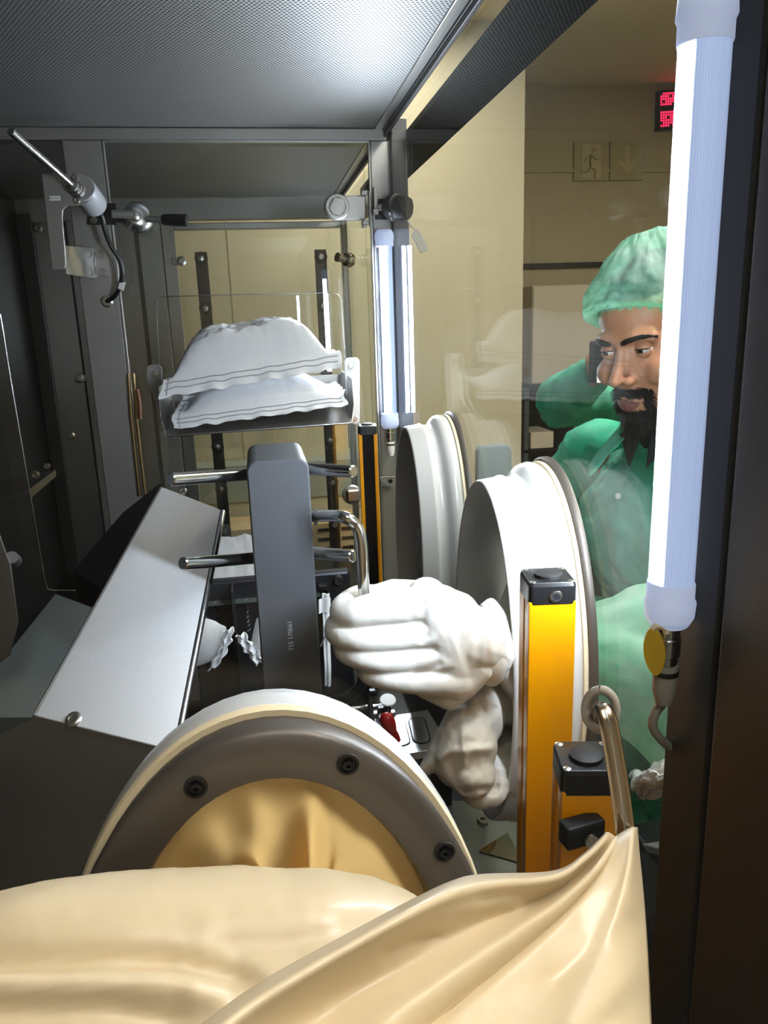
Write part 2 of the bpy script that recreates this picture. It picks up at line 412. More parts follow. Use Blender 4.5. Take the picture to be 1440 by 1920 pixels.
# ceiling fixtures of the room, plus one added to brighten the people
def fixture(x, y, lab, sx=0.6, sy=1.2, m='panel'):
    t = thing('ceiling_light', lab, 'ceiling light', (x, y, 2.9), 'room ceiling lights')
    MB().box((x-sx/2, y-sy/2, 2.86), (x+sx/2, y+sy/2, 2.9)).build('housing', 'white', t, bevel=0.004)
    MB().box((x-sx/2+0.03, y-sy/2+0.03, 2.852), (x+sx/2-0.03, y+sy/2-0.03, 2.86)).build('diffuser', m, t)
fixture(0.1, -0.7, 'flat ceiling light above the spot the photo is taken from', m='panel_soft')
fixture(1.35, 1.05, 'flat ceiling light above the two people in green gowns, boosted to brighten them', m='panel_fill')  # strength raised to brighten the people below
fixture(0.6, 3.8, 'flat ceiling light over the beige back wall')
fixture(1.15, 0.1, 'added fill light panel to the right of the near black corner post', m='panel_fill')  # extra lamp added only to light the people
fixture(2.3, 2.3, 'flat ceiling light before the tan wall')
# ================================================================== the isolator shell
CZ = 1.957
st = MB().box((-0.95, 0.46, CZ), (0.366, 2.239, CZ+0.012)).build('ceiling', 'perf'); st['kind'] = 'structure'
st = MB().box((-0.95, 2.29, CZ), (0.366, 3.40, CZ+0.012)).build('ceiling', 'perf2'); st['kind'] = 'structure'
sbox('trim_5', 'steel_y', (0.366, 0.46, CZ-0.004), (0.392, 2.239, CZ+0.02), 0.002)
sbox('trim_6', 'gasket', (0.388, 0.43, CZ-0.010), (0.408, 3.40, CZ+0.02), 0.003)
sbox('trim_7', 'darkframe', (0.390, 0.43, CZ-0.022), (0.400, 3.40, CZ-0.010), 0.002)
sbox('trim_8', 'steel_y', (0.366, 2.29, CZ-0.004), (0.392, 3.40, CZ+0.02), 0.002)
sbox('wall_top', 'darkframe', (-1.0, 0.42, CZ+0.02), (0.392, 3.45, CZ+0.3))
# dark duct that runs along the outside above the right pane
sbox('trim_9', 'duct', (0.472, 0.2, 1.957), (0.612, 3.3, 1.972), 0.002)
# partition frame
PY = 2.239
pz = 0.35
sbox('trim_10', 'frame', (-0.95, PY, 1.926), (0.400, PY+0.05, CZ), 0.003)
sbox('trim_11', 'frame', (-0.452, PY, pz), (-0.353, PY+0.05, 1.926), 0.003)
sbox('trim_12', 'frame', (0.352, PY, pz), (0.408, PY+0.05, 1.926), 0.003)
sbox('trim_13', 'darkframe', (0.408, PY-0.02, pz), (0.452, PY+0.07, CZ+0.02), 0.003)
sbox('trim_14', 'frame', (-0.353, PY, pz), (0.352, PY+0.05, 0.62), 0.003)
# slim bright lip round the right-hand opening
def lip(name, x0, x1, z0, z1, y):
    mb = MB(); w = 0.007
    mb.box((x0, y-0.006, z1-w), (x1, y+0.004, z1)).box((x0, y-0.006, z0), (x0+w, y+0.004, z1)).box((x1-w, y-0.006, z0), (x1, y+0.004, z1))
    o = mb.build(name, 'steel', None, bevel=0.002); o['kind'] = 'structure'
lip('trim_15', -0.353, 0.352, 0.62, 1.926, PY)
w3 = MB().box((-0.350, PY+0.018, 0.62), (0.350, PY+0.026, 1.924)).build('window_3', 'pane'); w3['kind'] = 'structure'
# second wall: left of the glass a row of brushed panels and posts
BY = 3.40
sbox('trim_16', 'frame', (-0.95, BY, 1.872), (0.52, BY+0.05, CZ), 0.003)
sbox('trim_17', 'frame', (-0.435, BY-0.012, 0.3), (-0.345, BY+0.05, 1.872), 0.003)
sbox('trim_18', 'steel', (-0.345, BY+0.012, 0.3), (-0.291, BY+0.05, 1.872), 0.003)
sbox('trim_19', 'gasket', (-0.352, BY-0.003, 0.3), (-0.345, BY+0.012, 1.872))
sbox('trim_20', 'steel', (-0.291, BY+0.012, 1.835), (0.41, BY+0.05, 1.862), 0.003)
sbox('trim_21', 'steel', (0.398, BY, 0.3), (0.425, BY+0.05, 1.872), 0.003)
sbox('wall_panel', 'steel', (-0.60, BY+0.004, 0.3), (-0.450, BY+0.03, 1.868), 0.002)
sbox('trim_22', 'gasket', (-0.451, BY, 0.3), (-0.435, BY+0.03, 1.872))
sbox('trim_23', 'frame', (-0.708, BY-0.012, 0.3), (-0.60, BY+0.05, 1.872), 0.003)
sbox('wall_steel', 'steel', (-0.836, BY+0.004, 0.3), (-0.715, BY+0.03, 1.868), 0.002)
sbox('trim_24', 'gasket', (-0.717, BY, 0.3), (-0.707, BY+0.03, 1.872))
sbox('trim_25', 'darkframe', (-0.893, BY-0.015, 0.3), (-0.836, BY+0.05, 1.90), 0.003)
sbox('wall_inner', 'inkdark', (-0.97, 2.29, 0.3), (-0.893, BY, CZ))
sbox('wall_side', 'inkdark', (-0.99, 0.46, 0.3), (-0.95, PY, CZ))
w4 = MB().box((-0.29, BY+0.025, 0.3), (0.398, BY+0.033, 1.84)).build('window_4', 'pane'); w4['kind'] = 'structure'
# right pane, front pane, near corner post
w1 = MB().box((0.400, 0.655, 0.56), (0.408, PY+0.0, CZ-0.010)).build('window_1', 'pane'); w1['kind'] = 'structure'
w5 = MB().box((0.418, PY+0.07, 0.35), (0.426, BY, CZ-0.010)).build('window_5', 'pane'); w5['kind'] = 'structure'
sbox('trim_26', 'steel_y', (0.39, 0.60, 0.40), (0.43, PY, 0.56), 0.004)
sbox('trim_27', 'blackrub', (0.392, 0.580, 0.3), (0.430, 0.655, CZ), 0.004)
sbox('trim_28', 'post', (0.392, 0.405, 0.2), (0.50, 0.578, 2.1), 0.006)
# work deck
sbox('wall_deck', 'inkdark', (-0.95, 0.46, 0.36), (0.43, BY, 0.40))
# ================================================================== glove ports
def oval(c, ry, rz, n=72, plane='X', x=0.0):
    out = []
    for k in range(n):
        t = 2*math.pi*k/n
        if plane == 'X': out.append(Vector((x, c[0]+ry*math.cos(t), c[1]+rz*math.sin(t))))
        else: out.append(Vector((c[0]+ry*math.cos(t), x, c[1]+rz*math.sin(t))))
    return out
def band(prof, c, ry, rz, plane, n=72):
    """closed lathe-like ring: prof = [(offset along the axis, growth of both radii)]"""
    rings = [oval(c, ry+g, rz+g, n, plane, x) for x, g in prof]
    rings.append(rings[0]); return MB().loft(rings, True, False)
def side_port(yc, zc, lab):
    ry, rz = 0.143, 0.256
    t = thing('glove_port', lab, 'glove port', (0.40, yc, zc-rz-0.03), 'oval glove ports in the right pane')
    c = (yc, zc)
    band([(0.400, 0.004), (0.300, -0.001), (0.297, 0.001), (0.297, 0.004), (0.300, 0.006), (0.325, 0.009), (0.328, 0.011), (0.331, 0.011),
          (0.333, 0.008), (0.348, 0.008), (0.352, 0.012), (0.356, 0.020), (0.362, 0.025), (0.370, 0.027), (0.377, 0.026), (0.382, 0.022), (0.400, 0.022)],
         c, ry, rz, 'X').build('collar', 'whitering', t, smooth=60)
    band([(0.3825, 0.016), (0.3825, 0.0265), (0.3855, 0.0275), (0.3885, 0.0265), (0.3885, 0.016)], c, ry, rz, 'X').build('seal', 'cream', t)
    band([(0.389, 0.010), (0.389, 0.030), (0.393, 0.033), (0.399, 0.033), (0.399, 0.010)], c, ry, rz, 'X').build('clamp_ring', 'greyring', t, smooth=50)
    return t
port_near = side_port(1.0, 0.966, 'white oval glove port in the right pane that the gloved forearm comes through')
port_far = side_port(1.55, 0.970, 'white oval glove port in the right pane farther back, below the far tube lamp')
# port in the front pane, seen from outside
FY = 0.40
fc = (-0.010, 0.966); frx, frz = 0.148, 0.258
t = thing('glove_port', 'grey clamped glove port in the front pane above the big beige sleeve', 'glove port', (fc[0], FY, fc[1]-frz))
ring_o = band([(FY+0.022, -0.004), (FY+0.004, -0.001), (FY, -0.004), (FY-0.003, -0.016), (FY-0.002, -0.031), (FY+0.004, -0.034), (FY+0.022, -0.034)], fc, frx, frz, 'Y').build('clamp_ring', 'greyring', t, smooth=50)
band([(FY+0.022, -0.03), (FY+0.022, 0.000), (FY+0.026, 0.0015), (FY+0.030, 0.0), (FY+0.030, -0.03)], fc, frx, frz, 'Y').build('seal', 'cream', t)
band([(FY+0.030, -0.03), (FY+0.030, 0.000), (FY+0.040, 0.001), (FY+0.052, -0.001), (FY+0.054, -0.004), (FY+0.052, -0.010), (FY+0.036, -0.02)], fc, frx, frz, 'Y').build('collar', 'whitering', t, smooth=60)
for sx0, sy0 in ((367, 1475), (652, 1432), (833, 1596), (212, 1660), (870, 1760)):
    p = at(sx0, sy0, 'Y', FY-0.0027)
    hole = MB().lathe(p, (0, -1, 0), [(0, 0.0003), (0.0068, 0.0003), (0.0068, 0.0012), (0.0052, 0.0014), (0.0046, 0.0004), (0, 0.0004)], 20).build('screw_recess', 'blackrub', t)
    MB().lathe(p+Vector((0, -0.0004, 0)), (0, -1, 0), [(0, 0), (0.0034, 0), (0.0034, 0.0022), (0.0028, 0.0026), (0.0014, 0.0026), (0.0012, 0.0010), (0, 0.0010)], 16).build('screw_head', 'inkdark', hole)
w2 = MB()
# front pane with the oval opening cut out
n = 72; inner = oval(fc, frx-0.02, frz-0.02, n, 'Y', FY+0.025)
def edge_pt(a):
    x0, x1, z0, z1 = -0.95, 0.392, 0.36, CZ
    dx, dz = math.cos(a), math.sin(a); ts = []
    if abs(dx) > 1e-6: ts.append(((x1 if dx > 0 else x0)-fc[0])/dx)
    if abs(dz) > 1e-6: ts.append(((z1 if dz > 0 else z0)-fc[1])/dz)
    s = min(ts); return Vector((fc[0]+dx*s, FY+0.025, fc[1]+dz*s))
angs = sorted([2*math.pi*k/n for k in range(n)]+[math.atan2(z-fc[1], x-fc[0]) % (2*math.pi) for x in (-0.95, 0.392) for z in (0.36, CZ)])
i_r = [Vector((fc[0]+(frx-0.02)*math.cos(a), FY+0.025, fc[1]+(frz-0.02)*math.sin(a))) for a in angs]
o_r = [edge_pt(a) for a in angs]; sh = Vector((0, 0.008, 0))
o = MB().loft([i_r, o_r, [p+sh for p in o_r], [p+sh for p in i_r], i_r], True, False).build('window_2', 'panefront', smooth=20); o['kind'] = 'structure'
# ================================================================== tube lamps
def tube_lamp(x, y, z0, z1, lab, face, r=0.024):
    """face = compass angle the led board looks to"""
    t = thing('tube_lamp', lab, 'lamp', (x, y, z0), 'upright tube lamps by the right pane')
    L = z1-z0; c = Vector((x, y, 0)); n = Vector((math.cos(R_(face)), math.sin(R_(face)), 0)); s = Vector((-n.y, n.x, 0))
    hs = []
    for k in range(33):
        a = R_(-100+200*k/32); hs.append(c+(-n*math.cos(a)+s*math.sin(a))*0.0205+Vector((0, 0, z0+0.02)))
    hs += [c+n*0.006+s*0.0155+Vector((0, 0, z0+0.02)), c+n*0.006-s*0.0155+Vector((0, 0, z0+0.02))]
    MB().prism(hs, (0, 0, L-0.04)).build('back_channel', 'lamphouse', t, smooth=40)
    b = [c+n*0.0065+s*0.012, c+n*0.0065-s*0.012, c+n*0.008-s*0.012, c+n*0.008+s*0.012]
    MB().prism([p+Vector((0, 0, z0+0.03)) for p in b], (0, 0, L-0.06)).build('led_board', 'led', t)
    rings = [[Vector((x+rr*math.cos(2*math.pi*k/72), y+rr*math.sin(2*math.pi*k/72), z)) for k in range(72)] for rr, z in ((r, z0+0.004), (r, z1-0.004))]
    MB().loft(rings, True, False).build('tube', 'tube', t, smooth=60)
    for sg, z in ((1, z0), (-1, z1)):
        MB().lathe((x, y, z), (0, 0, sg), [(0, 0), (r*0.80, 0), (r-0.002, 0.002), (r+0.002, 0.010), (r+0.003, 0.024), (r+0.0012, 0.028), (r+0.0012, 0.042), (r+0.0002, 0.044)], 32).build('end_cap', 'cap', t, smooth=50)
    return t
lx, ly = 0.369, 0.622
lp = at(1255, 1172, 'X', lx); lq = at(1325, -30, 'X', lx)
near_lamp = tube_lamp(lx, ly, lp.z, lq.z, 'tall tube lamp in front at the right, beside the black corner post', 143, 0.0205)
far_lamp = tube_lamp(0.376, 2.195, 1.140, 1.690, 'smaller tube lamp far back on the steel partition post', 215)
def connector(t, x, y, z, yellow):
    MB().lathe((x, y, z), (0, 0, -1), [(0, -0.004), (0.0115, -0.004), (0.0115, 0.012), (0.0125, 0.013), (0.0125, 0.03), (0.0105, 0.032), (0.0105, 0.040), (0, 0.040)], 20).build('plug', 'chrome', t, smooth=30)
    MB().lathe((x, y, z-0.040), (0, 0, -1), [(0, 0), (0.0115, 0), (0.0118, 0.004), (0.0112, 0.030), (0.008, 0.042), (0, 0.042)], 20).build('plug_sleeve', 'greycable' if yellow else 'white', t, smooth=40)
    MB().lathe((x, y, z-0.046), (0, 0, -1), [(0.0112, 0), (0.0124, 0), (0.0124, 0.005), (0.0112, 0.005)], 20).build('black_tie', 'blackrub', t)
connector(near_lamp, lx, ly, lp.z, True)
cb = spline([(lx, ly, lp.z-0.078), at(1255, 1305, 'Y', ly+0.003), at(1230, 1335, 'Y', ly+0.005), at(1224, 1362, 'Y', ly+0.008), at(1238, 1385, 'Y', ly+0.012), at(1262, 1405, 'Y', ly+0.025), at(1290, 1420, 'Y', ly+0.03)], 8)
MB().tube(cb, 0.0045, 12).build('cable', 'greycable', near_lamp, smooth=60)
tg = thing('plastic_tag', 'yellow oval plastic tag hanging beside the plug under the near tube lamp', 'tag', at(1230, 1225, 'Y', ly-0.012))
pts = []
for k in range(28):
    a = 2*math.pi*k/28; ex = 19+2*math.cos(2*a); px = 1227+ex*math.cos(a)+math.sin(a)*4; py = 1223+45*math.sin(a)*(1-0.06*math.cos(a)); pts.append(at(px, py, 'Y', ly-0.012))
MB().prism(pts, (0.004, 0.006, 0)).build('tag_body', mat('yellow_tag', '#e2b93c', 0.4), tg, bevel=0.001)
MB().tube(spline([at(1222, 1180, 'Y', ly-0.010), at(1232, 1174, 'Y', ly-0.010), at(1246, 1178, 'Y', ly-0.012), at(1250, 1188, 'Y', ly-0.013)], 6), 0.0028, 10).build('loop', 'cream', tg)
connector(far_lamp, 0.376, 2.195, 1.140, False)
# ================================================================== things inside the chamber
# ---- grey lifting arm with rods and a bent handle
A0 = 0.90
t = thing('lifting_arm', 'upright grey metal arm with steel rods and a bent handle, standing behind the front port', 'lifting arm', (0.02, 0.97, 0.561))
xl, xr, zt = -0.020, 0.054, 1.292
o2 = rbox((xl, A0, 0.40), (xr, A0, zt), 0.011, 'Y')
prof = []
def arm_ring(y, ins):
    r = 0.013; out = []
    for cx, cz, a0 in ((xr-r, zt-r, 0), (xl+r, zt-r, 90)):
        for s in range(7):
            a = R_(a0+90*s/6); out.append(Vector((cx+(r-ins)*math.cos(a), y, cz+(r-ins)*math.sin(a))))
    out += [Vector((xl+ins, y, 0.562)), Vector((xr-ins, y, 0.562))]; return out
MB().loft([arm_ring(A0, 0.002), arm_ring(A0+0.002, 0), arm_ring(A0+0.135, 0), arm_ring(A0+0.137, 0.002)], True, True).build('arm_body', 'slab', t, smooth=30)
def rod(p0, p1, r, name='rod', m='chrome'):
    p0 = Vector(p0); p1 = Vector(p1); d = (p1-p0).normalized()
    return MB().tube([p0, p1-d*0.0015, p1], [r, r, r-0.0015], 22).build(name, m, t, smooth=30)
rl = 0.0075
rod(at(470, 889, 'Y', 0.95), at(319, 899, 'Y', 0.84), rl)
rod(at(565, 878, 'Y', 0.94), at(664, 884, 'Y', 0.87), 0.0075)
rod(at(480, 1046, 'Y', 0.95), at(342, 1057, 'Y', 0.84), rl)
rod(at(575, 1035, 'Y', 0.94), at(663, 1043, 'Y', 0.87), 0.0075)
HY = 0.862
hp = spline([at(580, 969, 'Y', 0.94), at(615, 967, 'Y', 0.90), at(645, 970, 'Y', HY), at(668, 985, 'Y', HY), at(677, 1015, 'Y', HY), at(680, 1060, 'Y', HY), at(683, 1130, 'Y', HY), at(686, 1230, 'Y', HY)], 8)
MB().tube(hp, 0.0073, 18).build('handle', 'chrome', t, smooth=60)
MB().lathe(at(588, 969, 'Y', 0.925), (1, 0, 0), [(0, 0), (0.0105, 0), (0.0105, 0.004), (0, 0.004)], 20).build('handle_collar', 'slab', t)
def text_mesh(name, body, size, m, parent, origin, xdir, up, depth=0.0006, org_parent=None):
    cu = bpy.data.curves.new(name, 'FONT'); cu.body = body; cu.size = size; cu.extrude = depth; cu.align_x = 'CENTER'; cu.align_y = 'CENTER'
    ob = bpy.data.objects.new(name, cu); COL.objects.link(ob)
    dg = bpy.context.evaluated_depsgraph_get(); dg.update()
    me = bpy.data.meshes.new_from_object(ob.evaluated_get(dg)); bpy.data.objects.remove(ob)
    x = Vector(xdir).normalized(); u = Vector(up).normalized(); n = x.cross(u)
    org = ORG[parent.name]
    for q in me.vertices: q.co = Vector(origin)+x*q.co.x+u*q.co.y+n*q.co.z-org
    me.materials.clear(); me.materials.append(MT[m]); me.name = name
    o = bpy.data.objects.new(name, me); COL.objects.link(o); o.parent = parent; ORG[o.name] = org; return o
text_mesh('engraved_number', '715 170661', 0.0085, 'engrave', t, at(545, 1192, 'Y', A0-0.0003), (0.0, 0, 1), (-1, 0, 0), 0.0003)
# ---- angled chute of bright steel sheet
t = thing('steel_chute', 'bright brushed steel chute sloping down on the left, in front of the grey arm', 'chute', (-0.24, 0.8, 0.40))
q_tl = at(303, 912, 'Y', 1.10); q_tr = at(416, 956, 'Y', 1.04); q_bl = at(64, 1342, 'Y', 0.84); q_br = at(327, 1408, 'Y', 0.78)
# keep the sheet flat: move the fourth corner on to the plane of the other three
nrm = (q_tr-q_tl).cross(q_bl-q_tl).normalized()
vd = (q_br-CAM); q_br = CAM+vd*((q_tl-CAM).dot(nrm)/vd.dot(nrm))
if nrm.dot(CAM-q_tl) < 0: nrm = -nrm
th = 0.004
def sheet(a, b, c, d, n, e=th): return MB().prism([a, b, c, d], -n*e)
sheet(q_tl, q_tr, q_br, q_bl, nrm).build('slide_face', 'chute', t, bevel=0.0035, seg=3)
# rolled right edge and left flange
MB().tube([q_tr-nrm*0.004, q_br-nrm*0.004], 0.0045, 14).build('rolled_edge', 'steel_fine', t, smooth=60)
lf = -nrm*0.05
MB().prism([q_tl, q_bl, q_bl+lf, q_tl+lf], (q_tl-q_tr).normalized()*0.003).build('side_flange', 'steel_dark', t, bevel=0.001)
# lower skirt that folds back under towards the port
k_l = at(-30, 1690, 'Y', 0.80); k_r = at(320, 1690, 'Y', 0.72); k_ll = at(-40, 1395, 'Y', 0.87)
n2 = (q_br-q_bl).cross(k_l-q_bl).normalized()
if n2.dot(CAM-q_bl) < 0: n2 = -n2
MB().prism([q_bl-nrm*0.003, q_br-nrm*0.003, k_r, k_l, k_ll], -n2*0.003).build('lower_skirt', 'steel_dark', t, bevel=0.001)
def disc_on(p, n, r, name, m='screw'):
    return MB().lathe(p, n, [(0, 0), (r, 0), (r, 0.0012), (r*0.8, 0.003), (r*0.55, 0.0032), (r*0.5, 0.0018), (0, 0.0018)], 24).build(name, m, t, smooth=40)
def on_plane(x, y, p0, n):
    q = at(x, y, 'Y', 1.0)-CAM; return CAM+q*((p0-CAM).dot(n)/q.dot(n))
disc_on(on_plane(138, 1349, q_tl, nrm), nrm, 0.0095, 'screw')
disc_on(on_plane(343, 922, q_tl, nrm), nrm, 0.006, 'screw')
# ---- machine housings in the dark corner at the left
t = thing('machine_housing', 'grey slanted machine cover in the dark lower left corner', 'machine housing', (-0.5, 1.15, 0.40))
def slab4(px, Ys, ext, name, m):
    P = [at(x, y, 'Y', Y) for (x, y), Y in zip(px, Ys)]
    return MB().prism(P, ext).build(name, m, t, bevel=0.002)
slab4([(0, 1245), (103, 1112), (178, 1140), (60, 1345), (-60, 1345)], [1.05, 1.2, 1.17, 1.0, 1.0], (-0.01, 0.06, -0.16), 'cover', 'greyplate')
slab4([(135, 1070), (230, 960), (300, 905), (330, 930), (200, 1110)], [1.35, 1.42, 1.45, 1.4, 1.25], (0.0, 0.05, -0.3), 'rear_cover', 'machine')
t = thing('side_panel', 'curved dull steel flap at the far left edge, lower half', 'panel', (-0.5, 1.0, 0.4))
P = [at(-60, 960, 'Y', 1.0), at(0, 1000, 'Y', 1.0), at(22, 1060, 'Y', 1.0), at(36, 1165, 'Y', 1.0), at(20, 1230, 'Y', 1.0), at(-60, 1290, 'Y', 1.0)]
MB().prism(P, (-0.01, 0.012, 0)).build('flap', 'steel_dark', t, bevel=0.002)
MB().cyl(at(22, 1045, 'Y', 1.01), at(29, 1052, 'Y', 1.04), 0.008).build('hinge', 'darkframe', t)
# thin clear guard sheet with a bright edge, far left
t = thing('guard_sheet', 'clear guard sheet with a rounded bright edge in front of the dark left wall', 'guard', (-0.7, 1.7, 0.8))
pth = [at(-60, 560, 'Y', 1.75)]+[at(x, y, 'Y', 1.75) for x, y in ((0, 590), (25, 740), (52, 900), (72, 1020), (84, 1092), (89, 1104), (100, 1107), (160, 1107))]
MB().tube(pth, 0.0016, 8).build('bright_edge', 'steel_fine', t)
MB().prism(pth+[at(-60, 1107, 'Y', 1.75)], (0, 0.004, 0)).build('sheet', 'panethin', t)
# machine parts seen dimly through it
t = thing('angle_bracket', 'dull steel angle bar with two screws low on the dark left wall', 'bracket', (-0.85, 2.2, 0.9))
MB().prism([at(55, 918, 'Y', 2.28), at(105, 880, 'Y', 2.5), at(106, 893, 'Y', 2.5), at(58, 935, 'Y', 2.28)], (-0.20, 0.02, -0.03)).build('bar', 'steel_dark', t, bevel=0.002)
screw_part(t, at(66, 890, 'Y', 2.3), (0, -1, 0), 0.012); screw_part(t, at(88, 874, 'Y', 2.42), (0, -1, 0), 0.010)
# ---- sensor on its bracket (fixed to the partition post)
SY = 2.02
t = thing('sensor', 'sensor on a bent steel bracket high on the left partition post, rod pointing up left', 'sensor', (-0.40, PY, 1.55))
# flat plate facing the camera with a slot cut out of it
pl = [(78, 326), (125, 326), (150, 323), (168, 333), (178, 352), (174, 372), (160, 384), (140, 386), (126, 386), (118, 394), (117, 410), (124, 495), (120, 504), (98, 506)]
MB().prism([at(x, y, 'Y', SY) for x, y in pl], (0, 0.004, 0)).build('bracket_plate', 'frame', t, bevel=0.0012)
P1 = [at(122, 460, 'Y', SY+0.01), at(170, 464, 'Y', PY-0.012), at(178, 470, 'Y', PY-0.005), at(180, 520, 'Y', PY-0.005), at(172, 519, 'Y', PY-0.012), at(124, 512, 'Y', SY+0.01)]
MB().prism(P1, (0.001, 0.001, -0.003)).build('bracket_arm', 'steel_fine', t, bevel=0.0008)
MB().prism([at(174, 468, 'Y', PY-0.004), at(203, 470, 'Y', PY-0.004), at(205, 520, 'Y', PY-0.004), at(177, 520, 'Y', PY-0.004)], (0, 0.0039, 0)).build('mounting_foot', 'frame', t, bevel=0.001)
for x, y in ((190, 478), (193, 511)): screw_part(t, at(x, y, 'Y', PY-0.004), (0, -1, 0), 0.010)
h0 = at(153, 352, 'Y', SY+0.004); h1 = at(176, 383, 'Y', SY+0.085); hd = (h1-h0).normalized()
hs = MB().lathe(h0, hd, [(0, 0), (0.030, 0), (0.0315, 0.002), (0.0315, (h1-h0).length), (0.030, (h1-h0).length+0.002), (0, (h1-h0).length+0.002)], 36).build('sensor_housing', mat('grey_sensor_plastic', '#9b9da2', 0.4), t, smooth=40)
r0 = at(146, 357, 'Y', SY-0.004); r1 = at(20, 246, 'Y', SY-0.20)
MB().tube([r0, r1], [0.0085, 0.0085], 20).build('rod', 'chrome', t, smooth=30)
rd = (r1-r0).normalized()
nutp = r0+rd*0.002
MB().lathe(nutp, rd, [(0, -0.006), (0.019, -0.006), (0.019, 0.002), (0.015, 0.003), (0.015, 0.006), (0.018, 0.007), (0.018, 0.011), (0.0135, 0.013), (0.0135, 0.017), (0.0165, 0.018), (0.0165, 0.022), (0.010, 0.026), (0, 0.026)], 10).build('gland_nut', 'screw', t, smooth=25)
MB().tube([at(139, 340, 'Y', SY-0.006), at(146, 352, 'Y', SY-0.008)], 0.006, 12).build('locking_bolt', 'screw', t)
for x, y in ((141, 333), (144, 376)): screw_part(t, at(x, y, 'Y', SY), (0, -1, 0), 0.0085)
lb = MB().prism([at(92.5, 367.5, 'Y', SY-0.0004), at(113, 367.5, 'Y', SY-0.0004), at(113.5, 376, 'Y', SY-0.0004), at(93, 376, 'Y', SY-0.0004)], (0, 0.0004, 0)).build('number_label', 'label', t)
text_mesh('label_text', 'B2120.01', 0.0066, 'ink', lb, at(103.2, 371.8, 'Y', SY-0.0006), (1, 0, 0), (0, 0, 1), 0.0002)
cb = spline([at(176, 385, 'Y', SY+0.08), at(190, 405, 'Y', SY+0.12), at(197, 432, 'Y', SY+0.13), at(207, 460, 'Y', SY+0.13), at(224, 487, 'Y', SY+0.14), at(229, 513, 'Y', SY+0.15), at(224, 540, 'Y', SY+0.17), at(214, 556, 'Y', PY-0.03), at(201, 565, 'Y', PY-0.004)], 8)
MB().tube(cb, 0.0062, 14).build('cable', 'black', t, smooth=60)
MB().prism([at(224, 530, 'Y', SY+0.155), at(235, 529, 'Y', SY+0.155), at(231, 545, 'Y', SY+0.155), at(221, 541, 'Y', SY+0.155)], (0, 0.004, 0)).build('cable_tag', 'label', t)
MB().lathe(at(201, 565, 'Y', PY), (0, -1, 0), [(0.0075, 0), (0.016, 0), (0.016, 0.004), (0.012, 0.008), (0.0075, 0.008)], 20).build('grommet', 'screw', t, smooth=40)
# ---- clamp with a lever on a black plate
t = thing('clamp', 'round steel clamp with a black-gripped lever on a black plate, right of the sensor cable', 'clamp', (-0.33, PY, 1.75))
MB().prism([at(165, 381, 'Y', PY-0.012), at(217, 381, 'Y', PY-0.012), at(219, 421, 'Y', PY-0.012), at(163, 421, 'Y', PY-0.012)], (0, 0.012, 0)).build('mounting_plate', 'black', t, bevel=0.002)
MB().prism([at(216, 393, 'Y', PY-0.02), at(282, 393, 'Y', PY-0.02), at(282, 416, 'Y', PY-0.02), at(216, 416, 'Y', PY-0.02)], (0, 0.018, 0)).build('slide_block', 'black', t, bevel=0.002)
MB().lathe(at(176, 413, 'Y', PY-0.012), (0, -1, 0), [(0, 0), (0.0085, 0), (0.0085, 0.002), (0, 0.002)], 20).build('plug', 'frame', t)
kc = at(257, 408, 'Y', PY-0.03)
MB().lathe(kc+Vector((0, 0.012, 0)), (0.25, -0.95, 0.1), [(0, 0), (0.037, 0), (0.040, 0.004), (0.040, 0.012), (0.037, 0.018), (0.028, 0.026), (0.020, 0.030), (0, 0.030)], 36).build('clamp_disc', 'steel_fine', t, smooth=30)
MB().lathe(kc+Vector((0, -0.02, 0)), (0.1, -1, 0), [(0, 0), (0.014, 0), (0.014, 0.006), (0.009, 0.009), (0, 0.009)], 18).build('screw', 'screw', t)
MB().tube([at(210, 401, 'Y', PY-0.055), at(250, 402, 'Y', PY-0.058)], [0.0105, 0.0105], 16, sx=0.5).build('index_tab', 'frame', t)
MB().tube([at(278, 411, 'Y', PY-0.045), at(310, 412, 'Y', PY-0.06)], 0.009, 16).build('lever', 'frame', t)
MB().lathe(at(305, 411.5, 'Y', PY-0.058), (at(349, 413, 'Y', PY-0.075)-at(305, 411.5, 'Y', PY-0.058)), [(0, 0), (0.0125, 0), (0.014, 0.004), (0.0148, 0.02), (0.0155, 0.06), (0.0145, 0.066), (0, 0.068)], 8).build('grip', 'black', t, smooth=25)
MB().tube([at(237, 424, 'Y', PY-0.04), at(246, 414, 'Y', PY-0.045)], [0.010, 0.012], 14).build('stop_knob', 'screw', t)
# ---- hinge and latch at the top right of the partition
t = thing('door_latch', 'steel hinge block with round cap and barrel knob at the top of the partition post', 'latch', (0.30, PY, 1.75))
MB().prism([at(633, 366, 'Y', PY-0.03), at(686, 366, 'Y', PY-0.03), at(686, 411, 'Y', PY-0.03), at(633, 411, 'Y', PY-0.03)], (0, 0.035, 0)).build('hinge_block', 'frame', t, bevel=0.003)
cc = at(632, 388, 'Y', PY-0.03)
MB().lathe(cc, (0, -1, 0), [(0, -0.02), (0.0335, -0.02), (0.0335, 0.006), (0.031, 0.009), (0.024, 0.009), (0.022, 0.006), (0, 0.006)], 36).build('round_cap', 'frame', t, smooth=35)
MB().prism([cc+Vector((x, -0.009, z)) for x, z in ((-0.024, -0.004), (-0.008, 0.023), (0.018, 0.019), (0.022, 0.006), (0.006, -0.023), (-0.014, -0.02))], (0, -0.004, 0)).build('flat_key', 'frame', t, bevel=0.002)
